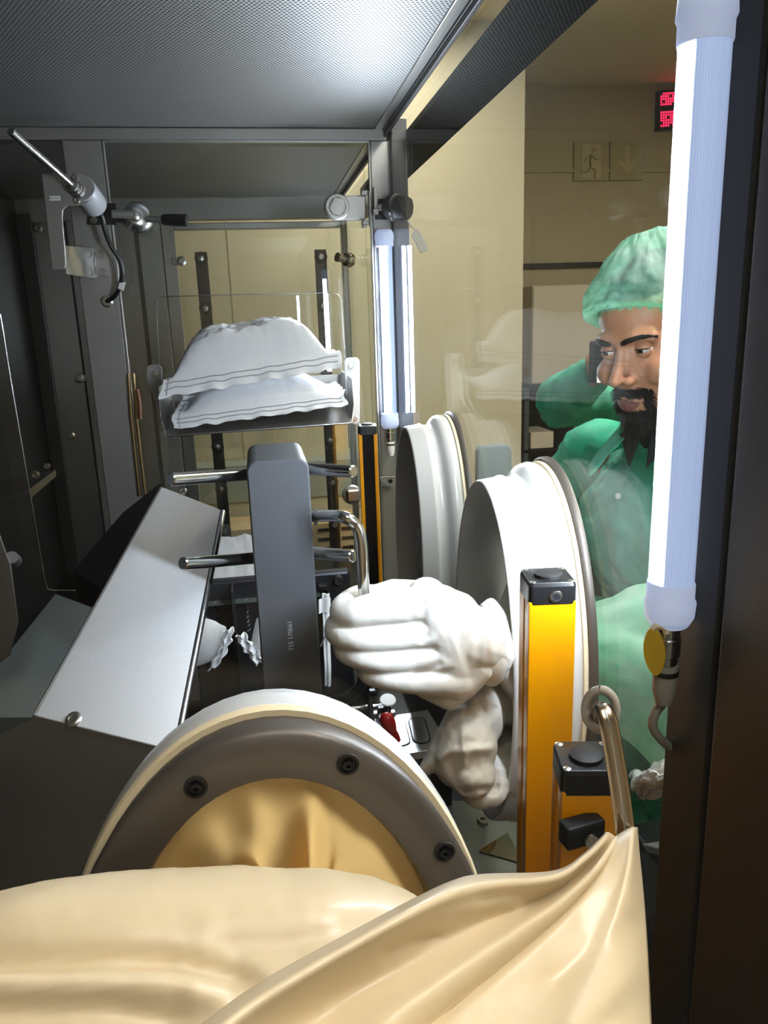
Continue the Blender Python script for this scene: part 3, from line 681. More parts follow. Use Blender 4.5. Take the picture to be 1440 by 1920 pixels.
for (x0, y0), (x1, y1), Y, m, nm in (((677, 356), (690, 366), PY-0.04, 'steel_fine', 'nut'), ((679, 412), (694, 421), PY-0.04, 'steel_fine', 'nut'), ((680, 421), (688, 426), PY-0.04, 'screw', 'bolt_end'),
        ((691, 358), (697, 424), PY-0.05, 'frame', 'back_plate'), ((700, 350), (709, 392), PY-0.05, 'frame', 'finger_plate'), ((699, 391), (711, 402), PY-0.06, 'steel_fine', 'pin_end')):
    a = at(x0, y0, 'Y', Y); b = at(x1, y1, 'Y', Y)
    MB().box((a.x, Y, b.z), (b.x, Y+0.02, a.z)).build(nm, m, t, bevel=0.002)
a = at(703, 373, 'Y', PY-0.012); b = at(735, 411, 'Y', PY-0.012)
MB().box((a.x, PY-0.014, b.z), (b.x, PY, a.z)).build('black_block', 'black', t, bevel=0.002)
k0 = at(722, 388, 'Y', PY-0.06); k1 = at(768, 391, 'Y', PY-0.10)
kd = (k1-k0).normalized(); kl = (k1-k0).length
MB().tube([at(708, 389, 'Y', PY-0.055), k0], 0.009, 14).build('spindle', 'steel_fine', t)
MB().lathe(k0, kd, [(0, 0), (0.022, 0), (0.031, 0.012), (0.033, 0.022), (0.033, 0.030), (0.0345, 0.031), (0.0345, 0.035), (0.033, 0.036), (0.032, kl-0.012), (0.029, kl-0.006), (0.026, kl), (0, kl)], 36).build('barrel_knob', 'darkframe', t, smooth=25)
MB().lathe(k0+kd*0.026, kd, [(0.0335, 0), (0.036, 0.001), (0.036, 0.005), (0.0335, 0.006)], 36).build('bright_band', 'chrome', t, smooth=30)
tg = thing('tag', 'grey metal tag hanging from the barrel knob of the door latch', 'tag', at(770, 420, 'Y', PY-0.09))
MB().prism([at(x, y, 'Y', PY-0.10) for x, y in ((772, 441), (782, 428), (790, 437), (803, 463), (801, 470), (789, 475))], (0, 0.003, 0)).build('plate', 'frame', tg, bevel=0.001)
MB().tube(spline([at(763, 411, 'Y', PY-0.095), at(768, 420, 'Y', PY-0.097), at(779, 433, 'Y', PY-0.0985)], 6), 0.0016, 8).build('cord', 'frame', tg)
# small latch knobs on the second wall and the left wall panels
def knob(x, y, Y, lab, r=0.02, tongue=(-1, 0)):
    t = thing('latch_knob', lab, 'knob', at(x, y, 'Y', Y))
    p = at(x, y, 'Y', Y)
    MB().box((p.x+min(0, tongue[0]*0.04), Y-0.006, p.z-0.014), (p.x+max(0, tongue[0]*0.04), Y, p.z+0.014)).build('tongue', 'steel_fine', t, bevel=0.002)
    MB().lathe(p+Vector((0, -0.005, 0)), (0, -1, 0), [(0, 0), (r*0.8, 0), (r, 0.004), (r, 0.010), (r*0.5, 0.012), (r*0.5, 0.02), (0, 0.02)], 24).build('button', 'screw', t, smooth=35)
    return t
knob(341, 490, BY-0.002, 'small steel knob on the frame just left of the black strap, high up', 0.020)
t = thing('latch_knob', 'ribbed steel knob on the right edge of the second window, level with the strap tops', 'knob', at(655, 488, 'Y', 3.1))
p0 = at(632, 482, 'Y', 3.08); p1 = at(647, 487, 'Y', 3.1); p2 = at(668, 489, 'Y', 3.14)
MB().tube([p0, p1], [0.018, 0.012], 16).build('pin', 'screw', t)
MB().lathe(p1, p2-p1, [(0, 0), (0.022, 0), (0.026, 0.004), (0.026, 0.012), (0.022, 0.014), (0.022, 0.018), (0.028, 0.020), (0.028, 0.030), (0.020, 0.040), (0, 0.040)], 28).build('ribbed_barrel', 'chrome', t, smooth=30)
knob(151, 709, BY+0.0, 'oblong steel knob on the brushed panel at mid height, far left', 0.020, (1, 0))
for x, y, lab in ((71, 428, 'round screw head at the top of the left brushed panel'), (133, 817, 'round screw head in the lower half of the left brushed panel')):
    p = at(x, y, 'Y', BY+0.004)
    o = MB().lathe(p, (0, -1, 0), [(0, 0), (0.018, 0), (0.018, 0.004), (0.012, 0.009), (0.005, 0.009), (0.004, 0.006), (0, 0.006)], 24).build('screw_head', 'screw', None, smooth=40); tag(o, lab, 'screw')
t = thing('cabin_corner_bolt', 'small steel bolt in the top right corner of the perforated ceiling', 'bolt', at(718, 236, 'Y', PY-0.01))
MB().lathe(at(718, 233, 'Y', PY-0.012), (0, -0.5, -1), [(0, -0.004), (0.008, -0.004), (0.008, 0.008), (0.004, 0.010), (0, 0.010)], 12).build('bolt_head', 'screw', t)
# thin upright tubes beside the left post
t = thing('sensor_strip', 'pair of slim upright brass-coloured rods on the right edge of the left post', 'rod pair', at(262, 900, 'Y', PY-0.02))
for dx in (0, 9):
    MB().tube([at(241+dx, 700, 'Y', PY-0.012), at(246+dx, 780, 'Y', PY-0.012), at(262+dx*1.2, 930, 'Y', PY-0.012)], 0.0045, 10).build('rod', mat('brassy_rod_%d' % dx, '#a89066', 0.3, 0.9), t)
MB().tube([at(257, 730, 'Y', PY-0.02), at(261, 755, 'Y', PY-0.02), at(262, 785, 'Y', PY-0.02)], 0.006, 12).build('orange_clip', mat('orange_clip', '#c98f70', 0.4), t)
# ================================================================== tray with pouches, straps, light curtains
TY0, TY1 = 1.98, 2.215
t = thing('wire_tray', 'shallow grey steel tray hung in the partition opening holding two white pouches', 'tray', (0.0, 2.1, 1.15))
fl = at(322, 819, 'Y', TY0); fr = at(652, 791, 'Y', TY0)
zf = (fl.z+fr.z)/2; bl = Vector((-0.235, TY1, zf+0.085)); br = Vector((0.245, TY1, zf+0.085))
fl = Vector((-0.236, TY0, zf-0.004)); fr = Vector((0.236, TY0, zf+0.004))
MB().prism([fl, fr, br, bl], (0, 0, -0.003)).build('floor_plate', 'frame', t, bevel=0.001)
MB().tube([fl+Vector((0, -0.002, 0)), fr+Vector((0, -0.002, 0))], 0.0028, 10).build('front_edge', 'steel_fine', t)
def side(x, s, m, nm, lo, top):
    P = [Vector((x, TY0, lo)), Vector((x+s*0.012, TY0+0.03, lo+0.045)), Vector((x+s*0.012, TY0+0.05, top)), Vector((x+s*0.005, TY1, top+0.01)), Vector((x, TY1, zf+0.085))]
    return MB().prism(P, (s*0.003, 0, 0)).build(nm, m, t, bevel=0.001)
side(-0.236, -1, 'frame', 'side_plate', fl.z, zf+0.115)
side(0.236, 1, 'white', 'side_plate', fr.z, zf+0.115)
MB().prism([bl, br, br+Vector((0, 0, 0.03)), bl+Vector((0, 0, 0.03))], (0, 0.003, 0)).build('back_plate', 'frame', t, bevel=0.001)
def hang_tab(px, Y, m, nm):
    MB().prism([at(x, y, 'Y', Y) for x, y in px], (0, 0.004, 0)).build(nm, m, t, bevel=0.0012)
hang_tab([(275, 688), (282, 684), (298, 684), (304, 690), (304, 755), (330, 822), (316, 822), (274, 712)], 2.20, 'frame', 'hanging_tab')
hang_tab([(646, 676), (650, 671), (668, 670), (674, 676), (674, 792), (666, 796), (650, 790)], 2.10, 'white', 'hanging_tab')
for x, y, Y in ((290, 701, 2.198), (303, 804, 2.195), (658, 686, 2.098), (666, 784, 2.098)):
    screw_part(t, at(x, y, 'Y', Y), (0, -1, 0), 0.0075)
# pouches
def pouch(name, lab, FL, FR, BR, BL, h, seed, fl_w=0.07, wav=0.007, pw=2.4, hang=0.0):
    FL, FR, BR, BL = map(Vector, (FL, FR, BR, BL)); NU, NV = 84, 56
    nr = (FR-FL).cross(BL-FL).normalized()
    if nr.z < 0: nr = -nr
    def bul(t, w):
        e = min(t, 1-t); e = max(0.0, (e-w)/(0.5-w)); return (1-(1-e)**pw)
    def base(u, v): return (FL*(1-u)+FR*u)*(1-v)+(BL*(1-u)+BR*u)*v
    def wave(u, v):
        e = min(v, 1-v, u, 1-u); k = max(0, 1-e/0.14)
        return wav*k*(math.sin(u*37+seed)*0.6+math.sin(u*61+seed*2)*0.4+0.8*math.sin(v*29+seed))
    def drop(p, v):
        return p-Vector((0, 0.004, hang*max(0, 1-v/(fl_w*1.15)))) if v < fl_w*1.15 else p
    def top(u, v):
        return drop(top0(u, v), v)
    def bot(u, v):
        return drop(bot0(u, v), v)
    def top0(u, v):
        p = base(u, v); b = bul(u, fl_w*0.5)*bul(v, fl_w)
        d = fbm((u*1.2, v*0.8, seed), 3.2, seed, 4)*0.55+abs(fbm((u*1.5+v*0.6, v*0.5-u*0.3, seed), 4.5, seed+5, 3))*0.35
        cr = -abs(math.sin((u*0.8+v*1.3)*9+seed+3*fbm((u, v, 0), 2.0, seed)))**6*0.0
        return p+nr*(h*b*(1+0.20*d)+0.007*b*d+0.006*b*(1-v*0.7)*fbm((u*3.2, v*2.2, seed), 5.0, seed+9, 3)+wave(u, v)+0.0015)+Vector((0.004*math.sin(v*31+seed)*(1-min(1, min(u, 1-u)/0.06)), 0.004*math.sin(u*43+seed)*(1-min(1, min(v, 1-v)/0.06)), 0))
    def bot0(u, v):
        p = base(u, v); b = bul(u, fl_w)*bul(v, fl_w)
        return p-nr*(0.003*b-wave(u, v))+Vector((0.004*math.sin(v*31+seed)*(1-min(1, min(u, 1-u)/0.06)), 0.004*math.sin(u*43+seed)*(1-min(1, min(v, 1-v)/0.06)), 0))
    mb = MB(); mb.grid(top, NU, NV); mb.grid(bot, NU, NV)
    def idx(i, j, o): return o+j*NU+i
    n = NU*NV
    for i in range(NU-1):
        mb.f.append((idx(i, 0, 0), idx(i+1, 0, 0), idx(i+1, 0, n), idx(i, 0, n))); mb.f.append((idx(i, NV-1, 0), idx(i+1, NV-1, 0), idx(i+1, NV-1, n), idx(i, NV-1, n)))
    for j in range(NV-1):
        mb.f.append((idx(0, j, 0), idx(0, j+1, 0), idx(0, j+1, n), idx(0, j, n))); mb.f.append((idx(NU-1, j, 0), idx(NU-1, j+1, 0), idx(NU-1, j+1, n), idx(NU-1, j, n)))
    t = thing(name, lab, 'pouch', (FL+FR+BR+BL)/4, 'white pouches on the tray')
    mb.build('pouch_body', 'pouch', t, smooth=50)
    for vv in (fl_w*0.42, fl_w*0.78):
        MB().tube([top(u, vv)+nr*0.0006 for u in np.linspace(0.02, 0.98, 80)], 0.0016, 6).build('seam', 'seam', t)
    for uu in (0.035,):
        MB().tube([top(uu, v)+nr*0.0006 for v in np.linspace(0.01, 0.6, 50)], 0.0016, 6).build('seam', 'seam', t)
    return t
zz = lambda y, off: zf+0.085*(y-TY0)/(TY1-TY0)+off
pouch('sterile_pouch', 'lower white pouch lying on the steel tray, its long front seam hanging at the edge', (-0.218, 1.975, zz(1.975, 0.042)), (0.226, 1.972, zz(1.972, 0.082)), (0.215, 2.16, zz(2.16, 0.032)), (-0.20, 2.16, zz(2.16, 0.014)), 0.060, 1.3, 0.13, 0.0035, 3.0, 0.030)
pouch('sterile_pouch', 'upper white pouch heaped over the other one on the tray', (-0.240, 1.962, 1.318), (0.222, 1.985, 1.372), (0.165, 2.17, 1.378), (-0.185, 2.18, 1.345), 0.100, 4.7, 0.11, 0.0035, 5.0, 0.036)
# clear door behind the tray
t = thing('guard_door', 'clear guard sheet with rounded top corners and thin bright edge behind the pouches', 'guard', (0.0, 2.236, 0.62))
ed = [at(302, 840, 'Y', 2.232), at(299, 700, 'Y', 2.232), at(294, 590, 'Y', 2.232), at(294, 568, 'Y', 2.232), at(298, 559, 'Y', 2.232), at(308, 556, 'Y', 2.232), at(470, 552, 'Y', 2.232), at(622, 549, 'Y', 2.232), at(634, 552, 'Y', 2.232), at(640, 562, 'Y', 2.232), at(648, 690, 'Y', 2.232), at(655, 840, 'Y', 2.232)]
MB().prism(ed, (0, 0.004, 0)).build('sheet', 'panethin', t)
MB().tube(ed, 0.0012, 8).build('bright_edge', 'steel_fine', t)
# black straps with round-headed screws on the second window
def strap(px, ys, w, lab, parts):
    (x0, y0), (x1, y1) = px[0], px[1]
    t = thing('black_strap', lab, 'strap', at(x1, y1, 'Y', BY), 'black upright straps on the second window')
    a = at(x0, y0, 'Y', BY); b = at(x1, y1, 'Y', BY)
    MB().box((a.x-w/2, BY+0.010, b.z), (a.x+w/2, BY+0.024, a.z)).build('bar', 'black', t, bevel=0.003)
    for y in ys:
        z = at((x0+x1)/2, y, 'Y', BY).z
        MB().lathe((a.x, BY+0.010, z), (0, -1, 0), [(0.010, 0), (0.027, 0), (0.027, 0.010), (0.020, 0.012), (0.010, 0.012)], 24).build('washer', 'blackrub', t, smooth=30)
        MB().lathe((a.x, BY-0.002, z), (0, -1, 0), [(0, 0), (0.013, 0), (0.011, 0.008), (0, 0.010)], 16).build('screw_head', 'screw', t, smooth=60)
strap(((376, 472), (425, 1080)), (484, 578, 838, 918, 997), 0.05, 'black upright strap with screws behind the left half of the pouches', 0)
strap(((601, 467), (640, 1080)), (481, 573, 660, 826, 905, 985), 0.05, 'black upright strap with screws behind the right end of the pouches', 0)
# ---- light curtains
def light_curtain(x, y, z0, z1, s, rot, lab, lens, grp='light curtains'):
    t = thing('light_curtain', lab, 'light curtain', (x, y, z0), grp)
    Q = Matrix.Rotation(R_(rot), 3, 'Z'); c = Vector((x, y, 0))
    def T(p): return c+Q @ Vector(p)
    h = s/2
    prof = [(-h, -h), (-h*0.62, -h), (-h*0.62, -h*0.80), (h*0.62, -h*0.80), (h*0.62, -h), (h, -h), (h, -h*0.1), (h*0.92, -h*0.02), (h*0.92, h*0.12), (h, h*0.2), (h, h), (-h, h), (-h, h*0.2), (-h*0.92, h*0.12), (-h*0.92, -h*0.02), (-h, -h*0.1)]
    MB().prism([T((a, b, z0)) for a, b in prof], (0, 0, z1-z0)).build('housing', 'yellow', t, bevel=0.0012)
    if lens: MB().prism([T((a, b, z0+0.002)) for a, b in ((-h*0.61, -h*0.97), (h*0.61, -h*0.97), (h*0.61, -h*0.8), (-h*0.61, -h*0.8))], (0, 0, z1-z0-0.004)).build('lens_strip', 'blackgloss', t)
    cz = z1; ch = s*0.42
    cp = rbox((-h*1.02, -h*1.02, 0), (h*1.02, h*1.02, 0), h*0.25, 'Z')
    MB().loft([[T((p.x, p.y, cz-ch*0.15)) for p in cp], [T((p.x, p.y, cz+ch*0.8)) for p in cp], [T((p.x*0.94, p.y*0.94, cz+ch)) for p in cp]]).build('end_cap', 'black', t, bevel=0.0006)
    MB().lathe(T((0, h*0.1, cz+ch)), (0, 0, 1), [(0, -0.001), (h*0.60, -0.001), (h*0.60, s*0.07), (h*0.52, s*0.09), (0, s*0.09)], 24).build('round_plug', 'blackrub', t, smooth=35)
    for a, b in ((-0.8, -0.8), (0.8, -0.8), (0.8, 0.8), (-0.8, 0.8)):
        MB().lathe(T((a*h, b*h, cz+ch*0.9)), (0, 0, 1), [(0, 0), (s*0.075, 0), (s*0.075, s*0.04), (s*0.03, s*0.06), (0, s*0.06)], 14).build('cap_screw', 'screw', t)
    return t, T, h
c0 = at(691, 800, 'Y', 1.86)
light_curtain(c0.x, 1.885, 0.561, c0.z-0.018, 0.046, -6, 'slim yellow light curtain with a black lens strip, far back left of the ports', True)
bz = at(1034, 1112, 'Y', 0.735).z
cx_ = at(1034, 1250, 'Y', 0.735)
lc, LT, LH = light_curtain(0.292, 0.735, 0.561, bz, 0.050, 172, 'tall broad yellow light curtain in front of the nearest oval port', False)
sx_ = at(1080, 1436, 'Y', 0.56)
lc2, T2, H2 = light_curtain(0.268, 0.575, 0.561, sx_.z-0.022, 0.050, 168, 'short yellow light curtain behind the bent steel strap in front', False)
# round maker's badge on the tall one, dark clamp on the short one
def facing(x, y, Y): return at(x, y, 'Y', Y)
bp = Vector((0.292, 0.735, 0)); fn = (Matrix.Rotation(R_(172), 3, 'Z') @ Vector((0, 1, 0))).normalized()
q = facing(1043, 1119, 0.71)-CAM; s_ = ((bp+fn*(LH*1.03))-CAM).dot(fn)/q.dot(fn); bpos = CAM+q*s_
bd = MB().lathe(bpos, fn, [(0, 0), (0.0068, 0), (0.0068, 0.0008), (0.0060, 0.0012), (0, 0.0012)], 28).build('round_badge', 'steel_fine', lc, smooth=30)
MB().lathe(bpos+fn*0.0012, fn, [(0.0036, 0), (0.0050, 0), (0.0050, 0.0004), (0.0036, 0.0004), (0.0036, 0)], 28).build('badge_ring', 'ink', bd)
cpos = at(1095, 1568, 'Y', 0.532)
MB().box((cpos.x-0.016, 0.535, cpos.z-0.014), (cpos.x+0.022, 0.552, cpos.z+0.008), Matrix.Rotation(R_(10), 3, 'Z')).build('clamp_block', 'blackrub', lc2, bevel=0.0025)
MB().lathe(cpos+Vector((0.006, -0.001, -0.004)), (0, -1, 0), [(0, 0), (0.006, 0), (0.006, 0.003), (0.003, 0.004), (0, 0.003)], 18).build('clamp_screw', 'screw', lc2)
# ================================================================== machine on the deck
t = thing('black_plinth', 'black machine base that fills the floor of the chamber', 'machine base', (-0.25, 1.3, 0.40))
MB().box((-0.94, 0.47, 0.401), (0.30, 2.20, 0.559)).build('base_box', 'black', t, bevel=0.006)
MB().box((-0.60, 1.55, 0.56), (0.20, 2.05, 0.66)).build('raised_block', 'machine', t, bevel=0.004)
# pin rack behind the arm
RY = 1.5
t = thing('pin_rack', 'dark rack with rows of short bright pins behind the grey arm', 'rack', (0.0, RY, 0.56))
a = at(352, 1088, 'Y', RY); b = at(657, 1078, 'Y', RY); zt_ = (a.z+b.z)/2
MB().box((a.x, RY+0.002, 0.561), (b.x, RY+0.03, zt_)).build('back_plate', 'machine', t, bevel=0.006)
d = at(436, 1090, 'Y', RY)
MB().box((d.x-0.002, RY-0.06, 0.66), (d.x+0.002, RY+0.001, zt_-0.004)).build('divider', 'machine', t)
MB().box((a.x, RY-0.02, zt_-0.043), (d.x-0.002, RY+0.001, zt_-0.040)).build('rail', 'greyplate', t)
MB().box((d.x+0.002, RY-0.02, zt_-0.043), (at(598, 1090, 'Y', RY).x, RY+0.001, zt_-0.040)).build('rail', 'greyplate', t)
for x, y in ((386, 1111), (634, 1086)):
    MB().lathe(at(x, y, 'Y', RY), (0, -1, 0), [(0, -0.002), (0.0105, -0.002), (0.0105, 0.010), (0.0085, 0.013), (0.004, 0.013), (0.0035, 0.010), (0, 0.010)], 22).build('black_knob', 'blackrub', t, smooth=35)
pin_rows = [(405, 1127, 6, 2.0, 7.4), (431, 1126, 4, 0.8, 8.0), (462, 1122, 8, 1.0, 8.0), (386, 1147, 3, 2.0, 9), (608, 1135, 3, 0.5, 10)]
for x, y, n, dx, dy in pin_rows:
    for k in range(n):
        p = at(x+dx*k, y+dy*k, 'Y', RY)
        MB().tube([p, p+Vector((-0.002, -0.012, 0.0)), p+Vector((-0.0055, -0.0165, 0.0005))], 0.0015, 6).build('pin', 'chrome', t)
MB().prism([at(x, y, 'Y', RY-0.02) for x, y in ((597, 1098), (612, 1098), (622, 1108), (622, 1150), (616, 1150), (616, 1112), (609, 1106), (597, 1106))], (0, 0.02, 0)).build('slot_frame', 'inkdark', t, bevel=0.001)
# film bags held on the rack
def film_bag(lab, P, Y, tail):
    t = thing('film_bag', lab, 'bag', at(P[2][0], P[2][1], 'Y', Y), 'clear bags at the pin rack')
    (x0, y0), (x1, y1), (x2, y2), (x3, y3) = P   # outline: top left, top right, bottom right, bottom left
    rings = []
    for k in range(15):
        s = k/14
        bul = math.sin(math.pi*min(1, s*1.05+0.1))**0.7
        p = at(x0*(1-s)+x1*s, y0*(1-s)+y1*s-10*math.sin(math.pi*s), 'Y', Y); q = at(x3*(1-s)+x2*s, y3*(1-s)+y2*s, 'Y', Y)
        c = (p+q)/2; hv = (p-q)/2; w = Vector((0, 0.03*bul+0.004, 0)); ring = []
        for j in range(22):
            a = 2*math.pi*j/22; ring.append(c+hv*math.cos(a)+w*math.sin(a)+Vector((0, 0.003*fbm((math.cos(a), math.sin(a), s*2), 2.0, x0), 0)))
        rings.append(ring)
    MB().loft(rings).build('film', 'film', t, smooth=60)
    tp = [at(x, y, 'Y', Y-0.03) for x, y in tail]
    def cuff(u, v):
        i = min(int(u*(len(tp)-1)), len(tp)-2); f = u*(len(tp)-1)-i; c = tp[i]*(1-f)+tp[i+1]*f
        return c+Vector((0.018*(v-0.5)+0.002*math.sin(u*22), 0.006*math.sin(v*9+u*11), 0.006*(v-0.5)))
    MB().grid(cuff, 26, 10).build('folded_end', 'pouch', t, solid=0.0012)
film_bag('clear film bag with a white folded end between the steel chute and the grey arm', [(355, 1168), (424, 1176), (424, 1228), (350, 1254)], 1.36, [(428, 1180), (426, 1204), (414, 1228), (399, 1252)])
film_bag('narrow film bag with a white folded end, half hidden by the grey arm', [(481, 1162), (500, 1170), (500, 1240), (470, 1214)], 1.36, [(450, 1190), (462, 1208), (475, 1226), (489, 1243)])
t = thing('folded_cloth', 'white folded strap hanging between the grey arm and the gloved fist', 'cloth', at(612, 1280, 'Y', 1.488))
def strapf(u, v):
    c = at(604+u*6+v*(14-3*u), 1112+v*0+u*175, 'Y', 1.478); return c+Vector((0, -0.004+0.006*math.sin(u*14)+0.003*math.sin(v*8), 0))
MB().grid(strapf, 10, 40).build('strap', 'pouch', t, solid=0.002)
def bandf(u, v):
    c = at(598+u*21, 1125+v*26-u*5, 'Y', 1.470); return c+Vector((0, 0.004*math.sin(u*6), 0))
MB().grid(bandf, 10, 8).build('wrap', 'pouch', t, solid=0.002)
t = tag(MB().tube([at(623, 1164, 'Y', 1.1), at(601, 1212, 'Y', 1.15)], 0.0012, 8).build('white_stick', 'white'), 'thin white stick between the knuckles of the fist and the grey arm', 'stick')
# low plate with oval pockets, red knob, small fittings
t = thing('slotted_plate', 'steel plate with oval pockets on the deck under the gloved fist', 'plate', (0.2, 1.2, 0.66))
zp = 0.72
def Z(x, y, z=None): return at(x, y, 'Z', zp if z is None else z)
P = [Z(733, 1342), Z(802, 1330), Z(846, 1400), Z(742, 1418)]
MB().prism(P, (0, 0, -0.014)).build('plate', 'steel_fine', t, bevel=0.002)
MB().prism([Z(742, 1416)+Vector((0, 0, -0.014)), Z(846, 1398)+Vector((0, 0, -0.014)), Z(802, 1330)+Vector((0, 0, -0.014)), Z(733, 1342)+Vector((0, 0, -0.014))], (0, 0, -0.14)).build('plate_support', 'black', t)
def stadium(p, q, r, zoff, m, nm, h=0.0015):
    p = Z(*p); q = Z(*q); d = (q-p).normalized(); s = Vector((-d.y, d.x, 0)); out = []
    for k in range(13): a = math.pi*k/12; out.append(q+(s*math.cos(a)+d*math.sin(a))*r+Vector((0, 0, zoff)))
    for k in range(13): a = math.pi+math.pi*k/12; out.append(p+(s*math.cos(a)+d*math.sin(a))*r+Vector((0, 0, zoff)))
    MB().prism(out, (0, 0, h)).build(nm, m, t, bevel=0.0006)
    return out
def ringed(p, q, r):
    o_ = stadium(p, q, r, 0.0004, 'inkdark', 'pocket_rim', 0.0010)
    stadium(p, q, r*0.86, 0.0012, 'chrome', 'pocket_floor', 0.0010)
ringed((752, 1390), (745, 1360), 0.017)
ringed((790, 1385), (782, 1354), 0.017)
t = thing('red_knob', 'glossy red bulb knob beside the slotted plate, above the edge of the front port', 'knob', at(730, 1385, 'Y', 1.13))
kb = at(735, 1374, 'Y', 1.10); kt = at(723, 1342, 'Y', 1.10); kd = kt-kb
MB().lathe(kb-kd*0.5, kd, [(0, 0), (0.010, 0), (0.0105, 0.012), (0.009, 0.018), (0.0115, 0.028), (0.0125, 0.038), (0.0115, 0.047), (0.007, 0.053), (0, 0.055)], 24).build('bulb', 'red', t, smooth=70)
MB().tube([kb-kd*0.4, Vector((kb.x+0.01, kb.y, 0.561))], 0.006, 12).build('stem', 'black', t)
t = thing('fitting', 'cluster of small black and steel fittings left of the red knob', 'fitting', at(700, 1350, 'Y', 1.22))
MB().tube([at(660, 1328, 'Y', 1.24), at(735, 1322, 'Y', 1.24)], 0.004, 12).build('cross_bar', 'chrome', t)
MB().tube(spline([at(690, 1298, 'Y', 1.22), at(694, 1320, 'Y', 1.21), at(697, 1350, 'Y', 1.20), at(700, 1375, 'Y', 1.19)], 5), 0.005, 10).build('black_hose', 'blackrub', t)
MB().lathe(at(727, 1314, 'Y', 1.2), (0, -0.35, 1), [(0, 0), (0.0135, 0), (0.0145, 0.002), (0.0135, 0.004), (0, 0.005)], 28).build('white_disc', 'white', t, smooth=50)
MB().tube([at(727, 1318, 'Y', 1.2), at(728, 1365, 'Y', 1.18)], 0.006, 12).build('post', 'black', t)
for x, y in ((698, 1298), (703, 1340), (714, 1330), (735, 1338), (716, 1348)):
    p = at(x, y, 'Y', 1.205); MB().box(p-Vector((0.006, 0.006, 0.005)), p+Vector((0.006, 0.006, 0.005))).build('nut', 'steel_fine' if x % 2 else 'black', t, bevel=0.0015)
p = at(705, 1390, 'Y', 1.2); MB().box((p.x-0.03, 1.19, 0.56), (p.x+0.012, 1.27, p.z+0.01)).build('fitting_block', 'black', t, bevel=0.003)
t = thing('bent_tube', 'dark bent pipe lying low beside the bottom of the grey arm', 'pipe', at(640, 1320, 'Y', 1.25))
MB().tube(spline([at(606, 1318, 'Y', 1.3), at(640, 1312, 'Y', 1.28), at(662, 1300, 'Y', 1.27), at(678, 1282, 'Y', 1.27), at(682, 1250, 'Y', 1.28)], 6), 0.010, 16).build('pipe', 'inkdark', t, smooth=60)
MB().box((at(640, 1300, 'Y', 1.3).x-0.02, 1.27, 0.56), (at(640, 1300, 'Y', 1.3).x+0.01, 1.31, at(640, 1318, 'Y', 1.3).z)).build('pipe_clip', 'black', t)
# steel sill plate low at the right with a worn painted patch
t = thing('sill_plate', 'pale worn steel plate with a slotted screw at the foot of the nearest oval port', 'plate', (0.33, 0.95, 0.56))
zq = 0.60
MB().prism([at(x, y, 'Z', zq) for x, y in ((800, 1500), (1000, 1500), (1120, 1760), (840, 1760))], (0, 0, -0.03)).build('plate', 'steel_y', t, bevel=0.003)
MB().prism([at(x, y, 'Z', zq+0.001) for x, y in ((898, 1596), (952, 1562), (976, 1612), (968, 1616))], (0, 0, 0.0015)).build('worn_paint', 'cream', t)
MB().prism([at(x, y, 'Z', zq+0.0026) for x, y in ((900, 1594), (932, 1574), (926, 1590), (916, 1600))], (0, 0, 0.001)).build('bare_patch', 'yellowdark', t)
screw_part(t, at(905, 1541, 'Z', zq), (0, 0, 1), 0.010)
# ================================================================== beyond the second window
t = thing('louvred_cabinet', 'tan cabinet with rows of vent slots behind the second window', 'cabinet', (0.1, 3.7, 0))
MB().box((-0.55, 3.72, 0.0), (0.62, 3.99, 0.46)).build('carcass', 'oatgrey', t, bevel=0.004)
for i in range(3):
    for k in range(8):
        x = 0.13+i*0.12; z = 0.42-k*0.05; MB().box((x, 3.712, z), (x+0.075, 3.722, z+0.014)).build('vent_slot', 'inkdark', t)
t = thing('counter', 'grey-green counter front standing before the beige wall', 'counter', (0.1, 4.1, 0.0))
MB().box((-0.7, 4.02, 0.53), (0.75, 4.19, 0.73)).build('front', mat('grey_green_front', '#8f9488', 0.5), t, bevel=0.004)
MB().box((-0.7, 4.04, 0.0), (0.75, 4.19, 0.53)).build('plinth', 'beigewall', t)
t = thing('white_ledge', 'pale crumpled paper lying along the sill of the partition window', 'paper', (0, 2.2, 0.66))
def pap(u, v): return Vector((-0.17+u*0.17, 2.10+v*0.09, 0.85-0.10*(1-v)+0.006*fbm((u, v, 0), 6, 2)))
MB().grid(pap, 40, 14).build('sheet', 'film', t, solid=0.002)
MB().box((-0.20, 2.06, 0.561), (0.02, 2.195, 0.745)).build('sill_block', 'machine', t)
# ================================================================== big beige sleeve in front, and the strap it hangs on
t = thing('glove_sleeve', 'large beige rubber sleeve spilling out of the front port and hooked up at the right', 'glove sleeve', (0.05, 0.30, 0.95))
